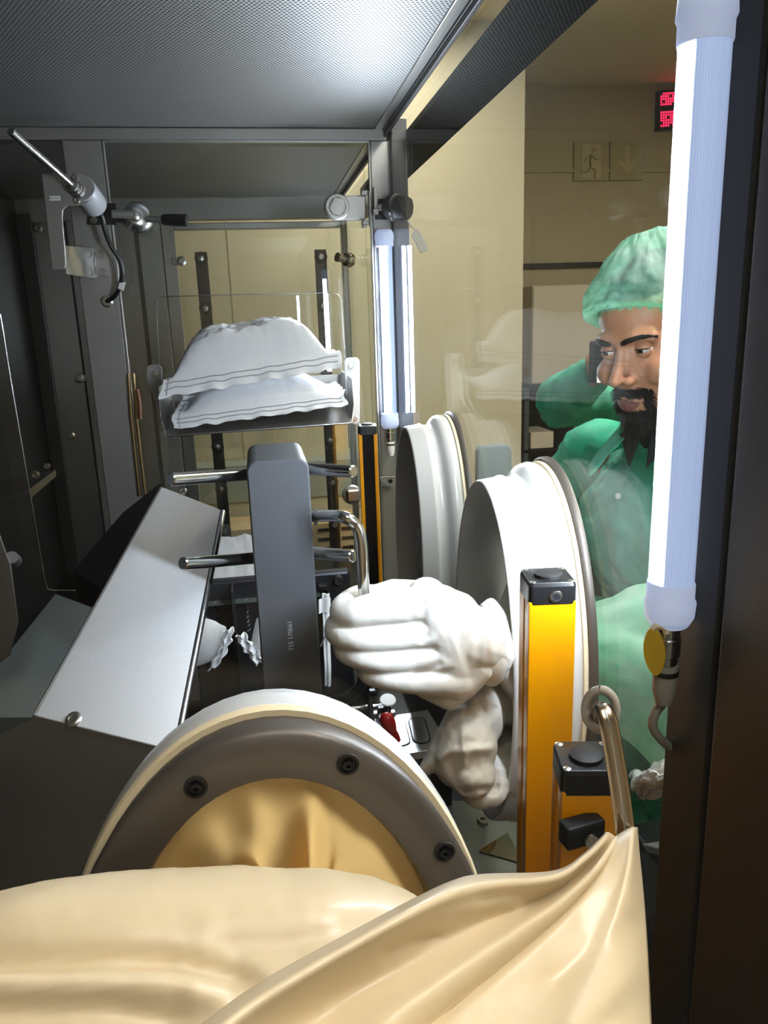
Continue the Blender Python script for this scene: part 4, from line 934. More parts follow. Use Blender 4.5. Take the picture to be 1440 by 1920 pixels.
# membrane with hanging folds inside the port
ctr = Vector((fc[0]+0.012, FY+0.150, fc[1]+0.015))
HANG = [(at(x, 1570, 'Y', 0.47).x, w_*0.00034, A_) for x, w_, A_ in ((430, 28, 0.022), (485, 22, -0.014), (525, 34, 0.030), (585, 26, -0.022), (608, 14, 0.016), (660, 40, 0.026), (735, 30, -0.02))]
def memb(u, v):
    a = 2*math.pi*u-math.pi/2
    rim = Vector((fc[0]+(frx-0.033)*math.cos(a), FY+0.010, fc[1]+(frz-0.033)*math.sin(a)))
    s = v
    e = s**0.75
    p = rim.lerp(ctr+Vector((0.004*math.cos(a), 0, 0.01*math.sin(a)-0.15*s)), e)
    p.y = FY+0.010+0.145*math.sin(s*math.pi/2)
    w = (0.35+0.65*s)*min(1, s*4)*(1-0.30*s)
    fold = (math.sin(a*11+0.8)*0.55+math.sin(a*17+2.1)*0.35+math.sin(a*5)*0.4)
    hang = sum(A_*math.exp(-((p.x-x_)/w_)**2) for x_, w_, A_ in HANG)
    p += Vector((0, -hang*min(1, s*2.2), 0))
    p += Vector((0, -0.020*fold*w, 0))+(rim-ctr).normalized()*0.018*fold*w
    return p
MB().grid(memb, 220, 50).build('port_membrane', 'beigethin', t, smooth=180)
# long lobe lying across the front
topx = [-700, -160, 0, 130, 260, 400, 480, 560, 620, 700, 775, 850, 930]
topy = [1790, 1700, 1676, 1656, 1640, 1628, 1624, 1622, 1624, 1638, 1676, 1730, 1800]
view = Vector((0, math.cos(R_(41)), -math.sin(R_(41)))); nup = Vector((0, math.sin(R_(41)), math.cos(R_(41))))
FOLDS_A = [([(-700, 1860), (-100, 1800), (100, 1805), (300, 1800), (420, 1822), (500, 1852)], -0.0085, 26), ([(-700, 1900), (-100, 1845), (150, 1838), (330, 1838), (430, 1870)], 0.006, 26),
           ([(-100, 1725), (200, 1700), (500, 1690), (700, 1720)], 0.003, 50), ([(380, 1770), (520, 1775), (640, 1760), (760, 1720)], -0.004, 28), ([(-700, 1960), (-100, 1905), (200, 1900), (400, 1930)], -0.006, 30),
           ([(560, 1800), (660, 1780), (760, 1750)], 0.004, 24)]
def foldsum(p, folds):
    x, y = project(p); s = 0.0
    for pl, amp, wd in folds:
        d, tt = poly_dist(x, y, pl); s += amp*math.exp(-(d/wd)**2)*min(1, 6*min(tt+0.02, 1.02-tt))
    return s
rA = 0.066
def lobeA(u, v):
    x = -700+1630*u; y = interp(topx, topy, x)
    s = at(x, y, 'Y', 0.352); c = s-nup*rA
    a = R_(-70+250*v)       # from the hidden back over the crest to the front
    n = nup*math.cos(a)-view*math.sin(a)
    k = 1.0+0.03*math.sin(x*0.008)
    p = c+n*rA*k
    return p+n*(foldsum(p, FOLDS_A)+0.0012*fbm(p, 30, 3))
MB().grid(lobeA, 280, 90).build('sleeve', 'beige', t, smooth=180)
# gathered end drawn up to the strap, pleats fanning down to the left
RAYS = [
 [(1138, 1563), (1098, 1602), (1040, 1636), (905, 1643), (850, 1655), (775, 1690), (640, 1762), (490, 1846), (380, 1925), (250, 2030)],
 [(1146, 1566), (1100, 1618), (1030, 1668), (930, 1696), (840, 1724), (740, 1772), (620, 1840), (520, 1906), (450, 1960), (370, 2040)],
 [(1153, 1572), (1108, 1632), (1040, 1690), (960, 1738), (880, 1784), (790, 1836), (700, 1890), (630, 1946), (570, 2000), (530, 2050)],
 [(1164, 1566), (1134, 1632), (1084, 1700), (1020, 1764), (950, 1822), (880, 1876), (810, 1930), (760, 1976), (720, 2020), (690, 2060)],
 [(1180, 1556), (1166, 1630), (1136, 1706), (1096, 1776), (1050, 1840), (1004, 1896), (960, 1950), (930, 1996), (900, 2034), (880, 2070)],
 [(1192, 1551), (1196, 1600), (1202, 1660), (1207, 1720), (1211, 1780), (1214, 1840), (1217, 1900), (1219, 1950), (1221, 2000), (1222, 2050)]]
def cat(pts, s):
    n = len(pts)-1; s = min(max(s, 0), 1)*n; i = min(int(s), n-1); f = s-i
    g = lambda k: Vector(pts[min(max(k, 0), n)])
    a, b, c, d = g(i-1), g(i), g(i+1), g(i+2)
    return 0.5*((2*b)+(c-a)*f+(2*a-5*b+4*c-d)*f*f+(3*b-a-3*c+d)*f**3)
def pleat(k):
    # a rolled upper fold, a broad hollow under it, a second roll from the hook, then one wide apron
    g = lambda c, w: math.exp(-((k-c)/w)**2)
    return 1.0*g(0.07, 0.08)-0.95*g(0.28, 0.09)+0.75*g(0.47, 0.07)-0.45*g(0.57, 0.03)+0.35*g(0.78, 0.15)
FOLDS_B = [([(700, 1790), (760, 1760), (830, 1745)], -0.006, 16), ([(985, 1700), (940, 1692), (880, 1700), (800, 1730)], 0.004, 16), ([(1212, 1700), (1120, 1790), (1000, 1870)], -0.003, 26),
           ([(1216, 1790), (1130, 1880), (1050, 1940)], 0.003, 26), ([(1040, 1650), (960, 1668), (880, 1690)], -0.003, 14)]
def lobeB(u, v):
    rows = [Vector((*cat(r, v), 0)) for r in RAYS]; q = cat([tuple(r) for r in rows], u)
    edge = max(0, (0.10-u)/0.10)**2*0.030+max(0, (u-0.86)/0.14)**2*0.035
    Y = 0.346-0.140*(v**0.75)+edge+0.03*(0.5-u)*0.0
    amp = 0.0090*min(1, v*7+0.30)*(1-0.25*v)
    Y -= amp*pleat(u+0.02*math.sin(v*5+0.6))*1.0
    p = at(q.x, q.y, 'Y', Y)
    g = (CAM-p).normalized()
    return p+g*(foldsum(p, FOLDS_B)+0.0010*fbm(p, 35, 9))
MB().grid(lobeB, 150, 130).build('gathered_end', 'beige', t, smooth=180, solid=0.0022)
# ---- bent strap with its ring
t = thing('steel_strap', 'bent steel strap and grey ring on the front pane that hold up the beige sleeve', 'strap', at(1170, 1560, 'Y', 0.36))
sp_ = spline([at(1113, 1360, 'Y', 0.418), at(1118, 1334, 'Y', 0.409), at(1127, 1322, 'Y', 0.400), at(1138, 1345, 'Y', 0.392), at(1149, 1400, 'Y', 0.385), at(1162, 1480, 'Y', 0.376), at(1172, 1560, 'Y', 0.366), at(1180, 1640, 'Y', 0.358)], 10)
n_ = len(sp_)
wd = [0.0030+0.0032*min(1, i/(n_*0.45)) for i in range(n_)]
MB().tube(sp_, wd, 16, sx=0.42, up=(1, 0, 0)).build('strap', mat('warm_steel', '#b5a490', 0.22, 1.0), t, smooth=60)
off = Vector((-0.0005, -0.0022, 0))
MB().tube([p+off for p in sp_[14:]], 0.0011, 8).build('rib', 'steel_fine', t, smooth=60)
rg = []
c_ = at(1126, 1331, 'Y', 0.408); ax1 = (at(1126, 1290, 'Y', 0.408)-c_); ax2 = (at(1158, 1331, 'Y', 0.402)-c_)
for k in range(33):
    a = 2*math.pi*k/32; rg.append(c_+ax1*math.cos(a)*0.92+ax2*math.sin(a)*0.92)
MB().tube(rg, 0.0028, 12, caps=False).build('ring', mat('grey_ring_rubber', '#a79f93', 0.45), t, smooth=180)
# ================================================================== white gauntlet gripping the handle
t = thing('rubber_glove', 'white rubber glove on a fist gripping the bent handle of the grey arm', 'glove', at(760, 1250, 'Y', 0.86))
gy = 0.836
def G(x, y, Y=gy): return at(x, y, 'Y', Y)
mb = MB()
PX = 0.00063
def finger(base, mid, tip, r0, r1, back):
    b = G(*base, gy+0.004); m = G(*mid, gy-0.004); e = G(*tip, gy+0.004)
    k = e+Vector((-0.004, 0.022, 0)); w = e+Vector((0.018, 0.052, 0)); f = w+Vector((back, 0.002, -0.002))
    mb.capsule(spline([b, m, e, k, w, f], 6), [PX*r0+(PX*r1-PX*r0)*min(1, i/16) for i in range(31)], 18)
finger((800, 1132), (705, 1142), (656, 1154), 34, 28, 0.022)
finger((815, 1182), (705, 1192), (649, 1188), 33, 31, 0.022)
finger((836, 1232), (720, 1233), (662, 1222), 31, 28, 0.022)
finger((858, 1280), (765, 1272), (704, 1262), 31, 26, 0.018)
# back of the hand, heel and thumb
mb.ball(G(838, 1195, gy+0.022), (0.046, 0.032, 0.066), 28, 18, Matrix.Rotation(R_(-14), 3, 'Y'))
mb.ball(G(812, 1140, gy+0.014), (0.040, 0.026, 0.030), 24, 14)
mb.capsule([G(800, 1122, gy+0.006), G(822, 1180, gy+0.006), G(845, 1235, gy+0.008), G(862, 1280, gy+0.010)], [0.026, 0.024, 0.022, 0.020])
mb.capsule([G(885, 1250, gy+0.02), G(866, 1290, gy+0.012), G(842, 1320, gy+0.012)], [0.028, 0.018, 0.008])
mb.capsule([G(790, 1285, gy+0.014), G(842, 1308, gy+0.014)], [0.014, 0.016])
mb.capsule([G(858, 1150, gy+0.045), G(800, 1118, gy+0.056), G(735, 1112, gy+0.058), G(705, 1118, gy+0.052)], [0.028, 0.021, 0.018, 0.015])
mb.ball(G(880, 1205, gy+0.035), (0.030, 0.034, 0.056), 24, 14, Matrix.Rotation(R_(-12), 3, 'Y'))
mb.capsule([G(880, 1200, gy+0.035), G(915, 1214, gy+0.050)], [0.046, 0.040])
FOLDS_G = [([(775, 1162), (790, 1150), (792, 1130)], -0.003, 9), ([(792, 1200), (800, 1192)], -0.004, 8), ([(822, 1246), (805, 1256), (780, 1262)], -0.004, 8),
           ([(850, 1090), (862, 1150), (858, 1220), (838, 1290)], 0.0022, 12), ([(885, 1110), (900, 1180), (892, 1260), (870, 1310)], -0.0035, 10), ([(826, 1125), (836, 1180), (846, 1230)], -0.0012, 14),
           ([(910, 1140), (922, 1190), (924, 1240)], 0.003, 8)]
def gdef(p):
    x, y = project(p); s = 0.0
    if p.y > gy+0.045: return p
    for pl, amp, wd_ in FOLDS_G:
        d, tt = poly_dist(x, y, pl); s += amp*math.exp(-(d/wd_)**2)
    return p+(CAM-p).normalized()*(s+0.0008*fbm(p, 40, 2))
mb.build('glove_hand', 'glove', t, smooth=180, remesh=0.0021, smo=5, deform=gdef)
# short turned cuff and the long arm into the port
w0 = G(900, 1208, gy+0.045)
def armring(c, ry, rz, tilt, seed, amp):
    out = []
    for k in range(48):
        a = 2*math.pi*k/48; d = 1+amp*(math.sin(a*5+seed)*0.5+math.sin(a*9+seed*2)*0.3)
        out.append(c+Vector((tilt*math.sin(a)*rz, ry*math.cos(a)*d, rz*math.sin(a)*d)))
    return out
cuff = [armring(w0+Vector((0.000, 0, 0)), 0.046, 0.050, 0.1, 1, 0.03), armring(w0+Vector((0.012, 0.006, -0.002)), 0.050, 0.058, 0.1, 1.3, 0.05), armring(w0+Vector((0.022, 0.012, -0.006)), 0.050, 0.058, 0.1, 1.6, 0.06), armring(w0+Vector((0.030, 0.016, -0.009)), 0.044, 0.050, 0.1, 2, 0.06)]
MB().loft(cuff, True, False).build('cuff', 'glove', t, smooth=180, sub=1)
pc = Vector((0.385, 1.0, 0.966)); rings = []
for k in range(22):
    s = k/21; c = (w0+Vector((0.02, 0.01, -0.004))).lerp(pc, s); e = s**1.6
    rings.append(armring(c+Vector((0, 0, -0.01*math.sin(s*math.pi))), 0.040+(0.128-0.040)*e, 0.046+(0.232-0.046)*e, 0.0, 0.7+s*6, 0.05*math.sin(s*math.pi)+0.02))
MB().loft(rings, True, False).build('arm_sleeve', 'glove', t, smooth=180)
# slack folds of the same arm hanging below the wrist
mb = MB()
def B(x, y, Y): return at(x, y, 'Y', Y)
mb.ball(B(905, 1340, 0.90), (0.030, 0.035, 0.045), 24, 14)
mb.ball(B(872, 1410, 0.875), (0.042, 0.035, 0.052), 24, 14, Matrix.Rotation(R_(25), 3, 'Y'))
mb.ball(B(885, 1452, 0.86), (0.032, 0.030, 0.030), 24, 14)
mb.ball(B(905, 1478, 0.885), (0.034, 0.036, 0.022), 24, 14)
mb.capsule([B(860, 1350, 0.89), B(800, 1440, 0.88)], [0.020, 0.010])
mb.capsule([B(905, 1320, 0.92), Vector((0.36, 1.0, 0.90))], [0.03, 0.05])
mb.capsule([B(905, 1450, 0.90), Vector((0.36, 0.98, 0.80))], [0.04, 0.06])
FS = [([(866, 1330), (868, 1390), (872, 1430)], 0.005, 7), ([(786, 1440), (850, 1410), (920, 1404)], 0.008, 10), ([(846, 1418), (850, 1460), (872, 1484)], -0.004, 8), ([(870, 1486), (905, 1480), (930, 1480)], -0.007, 8),
      ([(850, 1360), (905, 1330)], -0.004, 8), ([(925, 1410), (928, 1480)], -0.004, 8), ([(890, 1300), (915, 1345), (922, 1330)], -0.006, 9), ([(820, 1420), (870, 1380)], 0.004, 8)]
def sdef(p):
    x, y = project(p); s = 0.0
    for pl, amp, wd_ in FS:
        d, tt = poly_dist(x, y, pl); s += amp*math.exp(-(d/wd_)**2)
    return p+(CAM-p).normalized()*(s+0.005*fbm(p, 16, 4)-0.006*abs(fbm(p, 22, 8))+0.0015*fbm(p, 45, 5))
mb.build('slack_sleeve', mat('milky_sleeve', '#c9c5bd', 0.4, sss=0.1), t, smooth=180, remesh=0.003, smo=4, deform=sdef)
# limp glove end seen inside the far port
t = thing('rubber_glove', 'limp milky glove lying inside the far oval port', 'glove', (0.33, 1.5, 0.9))
mb = MB(); zc_ = at(792, 1040, 'X', 0.335)
for k, (x, y) in enumerate(((790, 1000), (786, 1022), (788, 1042), (794, 1062))):
    p = at(x, y, 'X', 0.325); mb.capsule([p, p+Vector((0.03, -0.01, 0.004))], [0.012, 0.014])
mb.ball(at(806, 1030, 'X', 0.345), (0.03, 0.04, 0.055))
mb.capsule([at(812, 1035, 'X', 0.36), Vector((0.392, 1.5, 0.93))], [0.035, 0.05])
mb.build('glove_hand', MT['film'], t, smooth=180, remesh=0.003, smo=3)
def memb1(u, v):
    a = 2*math.pi*u; e = 1-v
    return Vector((0.392-0.03*v*v+0.006*math.sin(a*7)*v*e*2, 1.55+0.140*e*math.cos(a), 0.970+0.252*e*math.sin(a)))
MB().grid(memb1, 64, 12).build('membrane', 'glove', t, smooth=180)
# ================================================================== the man reaching in, and the person behind him
def frame_from(facing, pitch=0.0, roll=0.0):
    f = Vector((facing[0], facing[1], 0)).normalized(); r = Vector((f.y, -f.x, 0)); u = Vector((0, 0, 1))
    f2 = (f*math.cos(pitch)-u*math.sin(pitch)); u2 = r.cross(f2)
    r2 = r*math.cos(roll)+u2*math.sin(roll); u3 = u2*math.cos(roll)-r*math.sin(roll)
    return r2, f2, u3
class Head:
    """head co-ordinates: x to the person's right, y forward, z up; origin midway between the eyes, 4 cm back"""
    def __init__(self, origin, facing, pitch, roll=0.0):
        self.o = Vector(origin); self.r, self.f, self.u = frame_from(facing, pitch, roll)
        self.M = Matrix((self.r, self.f, self.u)).transposed()
    def __call__(self, x, y, z): return self.o+self.r*x+self.f*y+self.u*z
    def inv(self, p): d = Vector(p)-self.o; return d.dot(self.r), d.dot(self.f), d.dot(self.u)
def head_shapes(mb, H):
    b = lambda c, r: mb.ball(H(*c), r, 28, 18, H.M)
    b((0, -0.085, 0.038), (0.076, 0.100, 0.088)); b((0, -0.032, -0.02), (0.066, 0.056, 0.080)); b((0, -0.035, 0.045), (0.064, 0.062, 0.045))
    b((0, -0.036, -0.078), (0.052, 0.055, 0.042)); b((0, 0.006, -0.108), (0.024, 0.020, 0.018)); b((0, -0.012, -0.072), (0.040, 0.038, 0.036))
    for s in (-1, 1):
        b((s*0.043, -0.002, -0.034), (0.024, 0.022, 0.022)); b((s*0.045, -0.045, -0.075), (0.016, 0.040, 0.030))
        b((s*0.0140, 0.030, -0.0415), (0.0072, 0.010, 0.0074))
        mb.ball(H(s*0.076, -0.092, -0.012), (0.008, 0.020, 0.032), 18, 12, H.M)
        mb.capsule([H(s*0.046, 0.008, 0.018), H(s*0.026, 0.020, 0.021), H(0.0, 0.022, 0.018)], [0.0095, 0.0105, 0.010])
    mb.capsule([H(0, 0.020, 0.012), H(0, 0.027, -0.012), H(0, 0.041, -0.034)], [0.0070, 0.0076, 0.0088])
    b((0, 0.0445, -0.0385), (0.0088, 0.0085, 0.0080))
    mb.capsule([H(-0.023, 0.017, -0.0745), H(-0.009, 0.0265, -0.0715), H(0, 0.0265, -0.0725), H(0.009, 0.0265, -0.0715), H(0.023, 0.017, -0.0745)], [0.003, 0.005, 0.0045, 0.005, 0.003])
    mb.capsule([H(-0.021, 0.016, -0.0795), H(0, 0.0260, -0.083), H(0.021, 0.016, -0.0795)], [0.003, 0.006, 0.003])
def head_deform(H):
    def fn(p):
        x, y, z = H.inv(p)
        if y > -0.02 and z > -0.14 and z < 0.10:
            d = 0.0
            for s in (-1, 1):
                d -= 0.0125*math.exp(-((x-s*0.032)/0.0145)**2-((z-0.001)/0.0105)**2)
                d -= 0.003*math.exp(-((x-s*0.020)/0.007)**2-((z+0.060)/0.014)**2)
                d -= 0.0025*math.exp(-((x-s*0.0075)/0.0035)**2-((z+0.0495)/0.003)**2)*(1 if y > 0.02 else 0)
            d -= 0.0035*math.exp(-(x/0.021)**2-((z+0.0765+0.004*(x/0.02)**2*0)/0.0016)**2)
            d -= 0.002*math.exp(-(x/0.004)**2-((z+0.062)/0.006)**2)
            p = p+H.f*d
        return p
    return fn
def shell(src, keep, off, name, m, parent, deform=None, solid=0.0, smo=0):
    """a garment or hair layer: the part of a body mesh chosen by keep, lifted off along its normals"""
    me = src.data; org = Vector(ORG[src.name]); vs = {}; V = []; F = []
    for pl in me.polygons:
        if all(keep(me.vertices[i].co+org) for i in pl.vertices):
            q = []
            for i in pl.vertices:
                if i not in vs:
                    vs[i] = len(V); c = me.vertices[i].co+org; n = me.vertices[i].normal; o = off(c) if callable(off) else off; V.append(c+n*o)
                q.append(vs[i])
            F.append(q)
    mb = MB(); mb.add(V, F)
    return mb.build(name, m, parent, smooth=180, deform=deform, solid=solid, smo=smo)
def eyes(H, par, look=(0.0, -0.25)):
    for s in (-1, 1):
        c = H(s*0.0315, 0.0085, 0.0005); e = MB().ball(c, 0.0118, 24, 16).build('eye', 'eyewhite', par, smooth=180)
        g = (H.f+H.r*look[0]+H.u*look[1]).normalized()
        MB().lathe(c+g*0.0103, g, [(0, 0.0018), (0.0025, 0.0017), (0.0045, 0.0010), (0.0064, -0.0006)], 24).build('iris', 'iris', e, smooth=180)
        def lid(a0, a1, name):
            def fn(u, v):
                th = R_(-78+156*u); ph = R_(a0+(a1-a0)*v)
                d = H.r*math.sin(th)*math.cos(ph)+H.f*math.cos(th)*math.cos(ph)+H.u*math.sin(ph)
                d = H.r*math.sin(th)+(H.f*math.cos(ph)+H.u*math.sin(ph))*math.cos(th)
                return c+d*0.0131
            MB().grid(fn, 22, 8).build(name, 'skin', par, smooth=180, solid=0.0012)
        lid(7, 95, 'upper_eyelid'); lid(-85, -20, 'lower_eyelid')
        lsh = [c+(H.r*math.sin(R_(t_))+(H.f*math.cos(R_(7))+H.u*math.sin(R_(7)))*math.cos(R_(t_)))*0.0138 for t_ in range(-62, 63, 8)]
        MB().tube(lsh, 0.0008, 6).build('eyelashes', 'hair', par)
def strands(src, H, dens, length, dirf, name, par, n, seed, w=0.0007, lift=0.4):
    """short tapering hairs rooted on a body mesh where dens(local) is positive"""
    rnd = random.Random(seed); me = src.data; org = Vector(ORG[src.name]); cand = []
    for pl in me.polygons:
        c = pl.center+org; d = dens(*H.inv(c))
        if d > 0: cand.append((c, pl.normal.copy(), d, pl.area))
    tot = sum(d*a for _, _, d, a in cand); mb = MB()
    if not cand: return None
    import bisect
    acc = []; s = 0
    for _, _, d, a in cand: s += d*a; acc.append(s)
    for _ in range(n):
        c, nn, d, a = cand[min(bisect.bisect(acc, rnd.random()*tot), len(cand)-1)]
        t1 = nn.orthogonal().normalized(); t2 = nn.cross(t1); q = math.sqrt(a)*0.6
        p = c+t1*rnd.uniform(-q, q)+t2*rnd.uniform(-q, q)-nn*0.001
        g = (dirf(*H.inv(c))+Vector((rnd.gauss(0, .25), rnd.gauss(0, .25), rnd.gauss(0, .25)))).normalized()
        g = (g*(1-lift)+nn*lift).normalized(); L = length*rnd.uniform(0.6, 1.25); sd = g.cross(nn).normalized()*w
        m_ = p+g*L*0.5+nn*0.0006; e = p+g*L+Vector((0, 0, -L*0.15))
        mb.add([p-sd, p+sd, m_+sd*0.7, m_-sd*0.7, e], [(0, 1, 2, 3), (3, 2, 4)])
    return mb.build(name, 'hair', par, smooth=0, recalc=False)
def cap_on(H, par, m, seed, front=0.060, back=-0.055, top=0.155, bulge=0.030, side=0.035):
    """loose bouffant cap: a gathered hem low on the forehead, the cloth ballooning over it"""
    def rim(a):
        x = math.cos(a); y = math.sin(a)
        z = (front*max(0, y)**0.8+back*max(0, -y)+0.012*(1-abs(y)))
        return Vector((x*0.0785, -0.080+y*0.1035, z)), x, y
    def fn(u, v):
        a = 2*math.pi*u; r0, x, y = rim(a); s = v
        droop = side*(max(0, x)**1.2)*(0.6+0.4*max(0, y))
        b = bulge+droop+0.012*max(0, -y)
        out = Vector((x, y, 0)).normalized()
        p1 = r0+out*(b*0.9)+Vector((0, 0, 0.004-0.75*droop-0.012*max(0, -y)))
        p2 = Vector((x*(0.092+droop*0.5), -0.083+y*0.112, 0.105)); p3 = Vector((x*0.03, -0.085+y*0.05, top))
        q = r0*(1-s)**3+p1*3*s*(1-s)**2+p2*3*s*s*(1-s)+p3*s**3
        pl = math.sin(a*31+seed)*0.5+math.sin(a*53+seed*3)*0.3+math.sin(a*19+seed*2)*0.4
        q += out*(0.0032*pl*math.exp(-((s-0.12)/0.22)**2))
        q += out*0.007*fbm((x*1.4, y*1.4, s*2.2), 2.4, seed)+Vector((0, 0, 0.008*fbm((q.x*9, q.y*9, 1), 2.2, seed+2)*s))
        # long soft creases running back over the crown
        q += Vector((0, 0, -0.006*math.exp(-((y*0.9+0.25*x-0.55+0.25*s)/0.06)**2)*math.sin(math.pi*s)))
        return H(q.x, q.y, q.z)
    o = MB().grid(fn, 200, 60).build('hair_cap', m, par, smooth=180)
    def crown(u, v):
        a = 2*math.pi*u; p = Vector((math.cos(a)*0.031*(1-v), -0.085+math.sin(a)*0.051*(1-v), top+0.004*v)); return H(*p)
    MB().grid(crown, 40, 6).build('cap_crown', m, o, smooth=180)
    def band_(u, v):
        a = 2*math.pi*u; r0, x, y = rim(a); k = 1+0.02*math.sin(a*37+seed)
        return H(r0.x*k, -0.080+(r0.y+0.080)*k, r0.z+0.011*(v-0.4)+0.0015*math.sin(a*29))
    MB().grid(band_, 180, 5).build('cap_hem', m, o, smooth=180)
    return o
# ---------------------------------------------------------------- the man at the ports
fdir = Vector((-0.90, -0.42, 0)).normalized()
eye_mid = at(1168, 655, 'X', 0.535)
Hm = Head(eye_mid-fdir*0.018, fdir, R_(11), R_(-4))
man = thing('person', 'bearded man in a green gown and hair cap leaning in at the right pane', 'person', (0.80, 1.22, 0.0))
mb = MB(); head_shapes(mb, Hm)
NB = Hm(0, -0.095, -0.10); CH = Vector((0.735, 1.255, 1.075)); SHR = Vector((0.675, 1.440, 1.165)); SHL = Vector((0.760, 1.045, 1.140))
mb.capsule([Hm(0, -0.088, -0.05), NB+Vector((0.02, 0.02, -0.06)), CH+Vector((0, 0, 0.08))], [0.056, 0.056, 0.075])
mb.ball(CH, (0.115, 0.165, 0.15), 28, 18, Matrix.Rotation(R_(-12), 3, 'Z')); mb.ball(CH+Vector((0.06, 0, -0.2)), (0.11, 0.15, 0.17), 28, 18)
mb.ball(CH+Vector((0.10, 0.0, -0.36)), (0.12, 0.165, 0.14), 28, 18)
mb.capsule([SHR, CH+Vector((0, 0, 0.09)), SHL], [0.060, 0.075, 0.060])
ELR = Vector((0.60, 1.56, 0.95)); HR = Vector((0.42, 1.55, 0.93)); ELL = Vector((0.66, 0.90, 0.93)); HL = Vector((0.43, 0.985, 0.955))
mb.capsule([SHR, ELR, HR], [0.055, 0.044, 0.034]); mb.capsule([SHL, ELL, HL], [0.055, 0.045, 0.036])
for s in (-1, 1):
    hip = CH+Vector((0.12, 0.085*s, -0.42)); mb.capsule([hip, hip+Vector((-0.02, 0.02*s, -0.30)), hip+Vector((0.04, 0.03*s, -0.58))], [0.085, 0.062, 0.045])
    ft = hip+Vector((0.04, 0.03*s, -0.60)); mb.capsule([ft+Vector((0.03, 0, 0)), Vector((ft.x+0.02, ft.y, 0.05)), Vector((ft.x-0.14, ft.y, 0.035))], [0.045, 0.045, 0.033])
body = mb.build('body', 'skin', man, smooth=180, remesh=0.0030, smo=4, deform=head_deform(Hm))
eyes(Hm, man, (0.14, -0.16))
# brows
for s in (-1, 1):
    bp_ = [Hm(s*0.011, 0.0320, 0.0140), Hm(s*0.022, 0.0315, 0.0170), Hm(s*0.034, 0.0270, 0.0195), Hm(s*0.046, 0.0185, 0.0195), Hm(s*0.056, 0.008, 0.0160)]
    MB().tube(spline(bp_, 6), [0.0018+0.0022*math.sin(math.pi*min(1, i/24+0.15)) for i in range(25)], 10).build('eyebrow', 'hair', man, smooth=180, deform=lambda p: p+Vector((0, 0, 0.0010*math.sin(p.y*2300)*math.sin(p.x*1900))))
def beard_d(x, y, z):
    if y < -0.075 or z < -0.150 or z > -0.045: return 0
    chin = z < -0.090+0.010*(abs(x)/0.03)
    goat = (abs(x) < 0.033 and z < -0.086 and y > -0.03)
    side_ = (0.019 < abs(x) < 0.034 and -0.105 < z < -0.058 and y > -0.01)
    mous = (abs(x) < 0.030 and -0.0705 < z < -0.0555 and y > 0.0)
    jaw = (z < -0.085-0.6*(y+0.02) and z > -0.135 and y < 0.0 and abs(x) > 0.02)
    if mous and z < -0.0695+0.0: return 0.6
    return 1.0 if (goat or mous) else (0.8 if side_ else (0.9 if jaw else 0))
def lipfree(x, y, z): return not (abs(x) < 0.024 and -0.0885 < z < -0.0690)
bd_d = lambda x, y, z: beard_d(x, y, z) if lipfree(x, y, z) else 0
def bkeep(p):
    x, y, z = Hm.inv(p); return bd_d(x, y, z) > 0
shell(body, bkeep, lambda c: 0.0022+0.0012*fbm(c, 240, 1), 'beard', 'hair', man)
strands(body, Hm, bd_d, 0.011, lambda x, y, z: (Hm.u*-1.0+Hm.f*0.15+Hm.r*(0.5*x/0.03)) if z < -0.072 else (Hm.u*-0.5+Hm.r*(1 if x > 0 else -1)), 'beard_hairs', man, 5200, 5)
strands(body, Hm, lambda x, y, z: 1 if (abs(x) < 0.045 and z < -0.098 and -0.05 < y) else 0, 0.020, lambda x, y, z: Hm.u*-1.0+Hm.f*0.2, 'chin_hairs', man, 2600, 6, 0.0008, 0.35)
# hair seen dark through the cap
def hkeep(p):
    x, y, z = Hm.inv(p); return z > 0.062-0.55*(y+0.0) and y < 0.03 and z > 0.0 and (y < -0.02 or z > 0.07)
shell(body, hkeep, lambda c: 0.004+0.002*fbm(c, 120, 2), 'hair', 'hair', man)
cap_on(Hm, man, 'capcloth', 2.0, front=0.066, side=0.05)
# mouth line colour
def mkeep(p):
    x, y, z = Hm.inv(p); return abs(x) < 0.023-abs(z+0.0775)*1.2 and -0.0890 < z < -0.0685 and y > 0.008
shell(body, mkeep, 0.0004, 'lips', 'lip', man)
# black shirt with collar under the gown
def torso_keep(p, top):
    return p.z < top and p.z > 0.66 and p.x > 0.47
shirt = shell(body, lambda p: 0.70 < p.z < NB.z-0.045 and (p-NB).length < 0.5 and (p-SHR).length > 0.13 and (p-ELL).length > 0.16 and p.x > 0.52, 0.006, 'shirt', 'shirt', man)
for s in (-1, 1):
    def coll(u, v):
        a0 = NB+Vector((0.0, 0, -0.035)); 
        b_ = a0+fdir*(0.072-0.02*u)+Hm.r*s*(0.006+0.036*u)+Vector((0, 0, 0.010*u-0.006))
        return b_+Vector((0, 0, -0.060*v*(1-0.6*u)))+fdir*(0.020*v)+Hm.r*s*0.010*v
    MB().grid(coll, 12, 8).build('shirt_collar', 'shirt', man, smooth=180, solid=0.002)
trous = shell(body, lambda p: 0.08 < p.z < 0.70, 0.012, 'trousers', 'shirt', man)
MB_sh = None
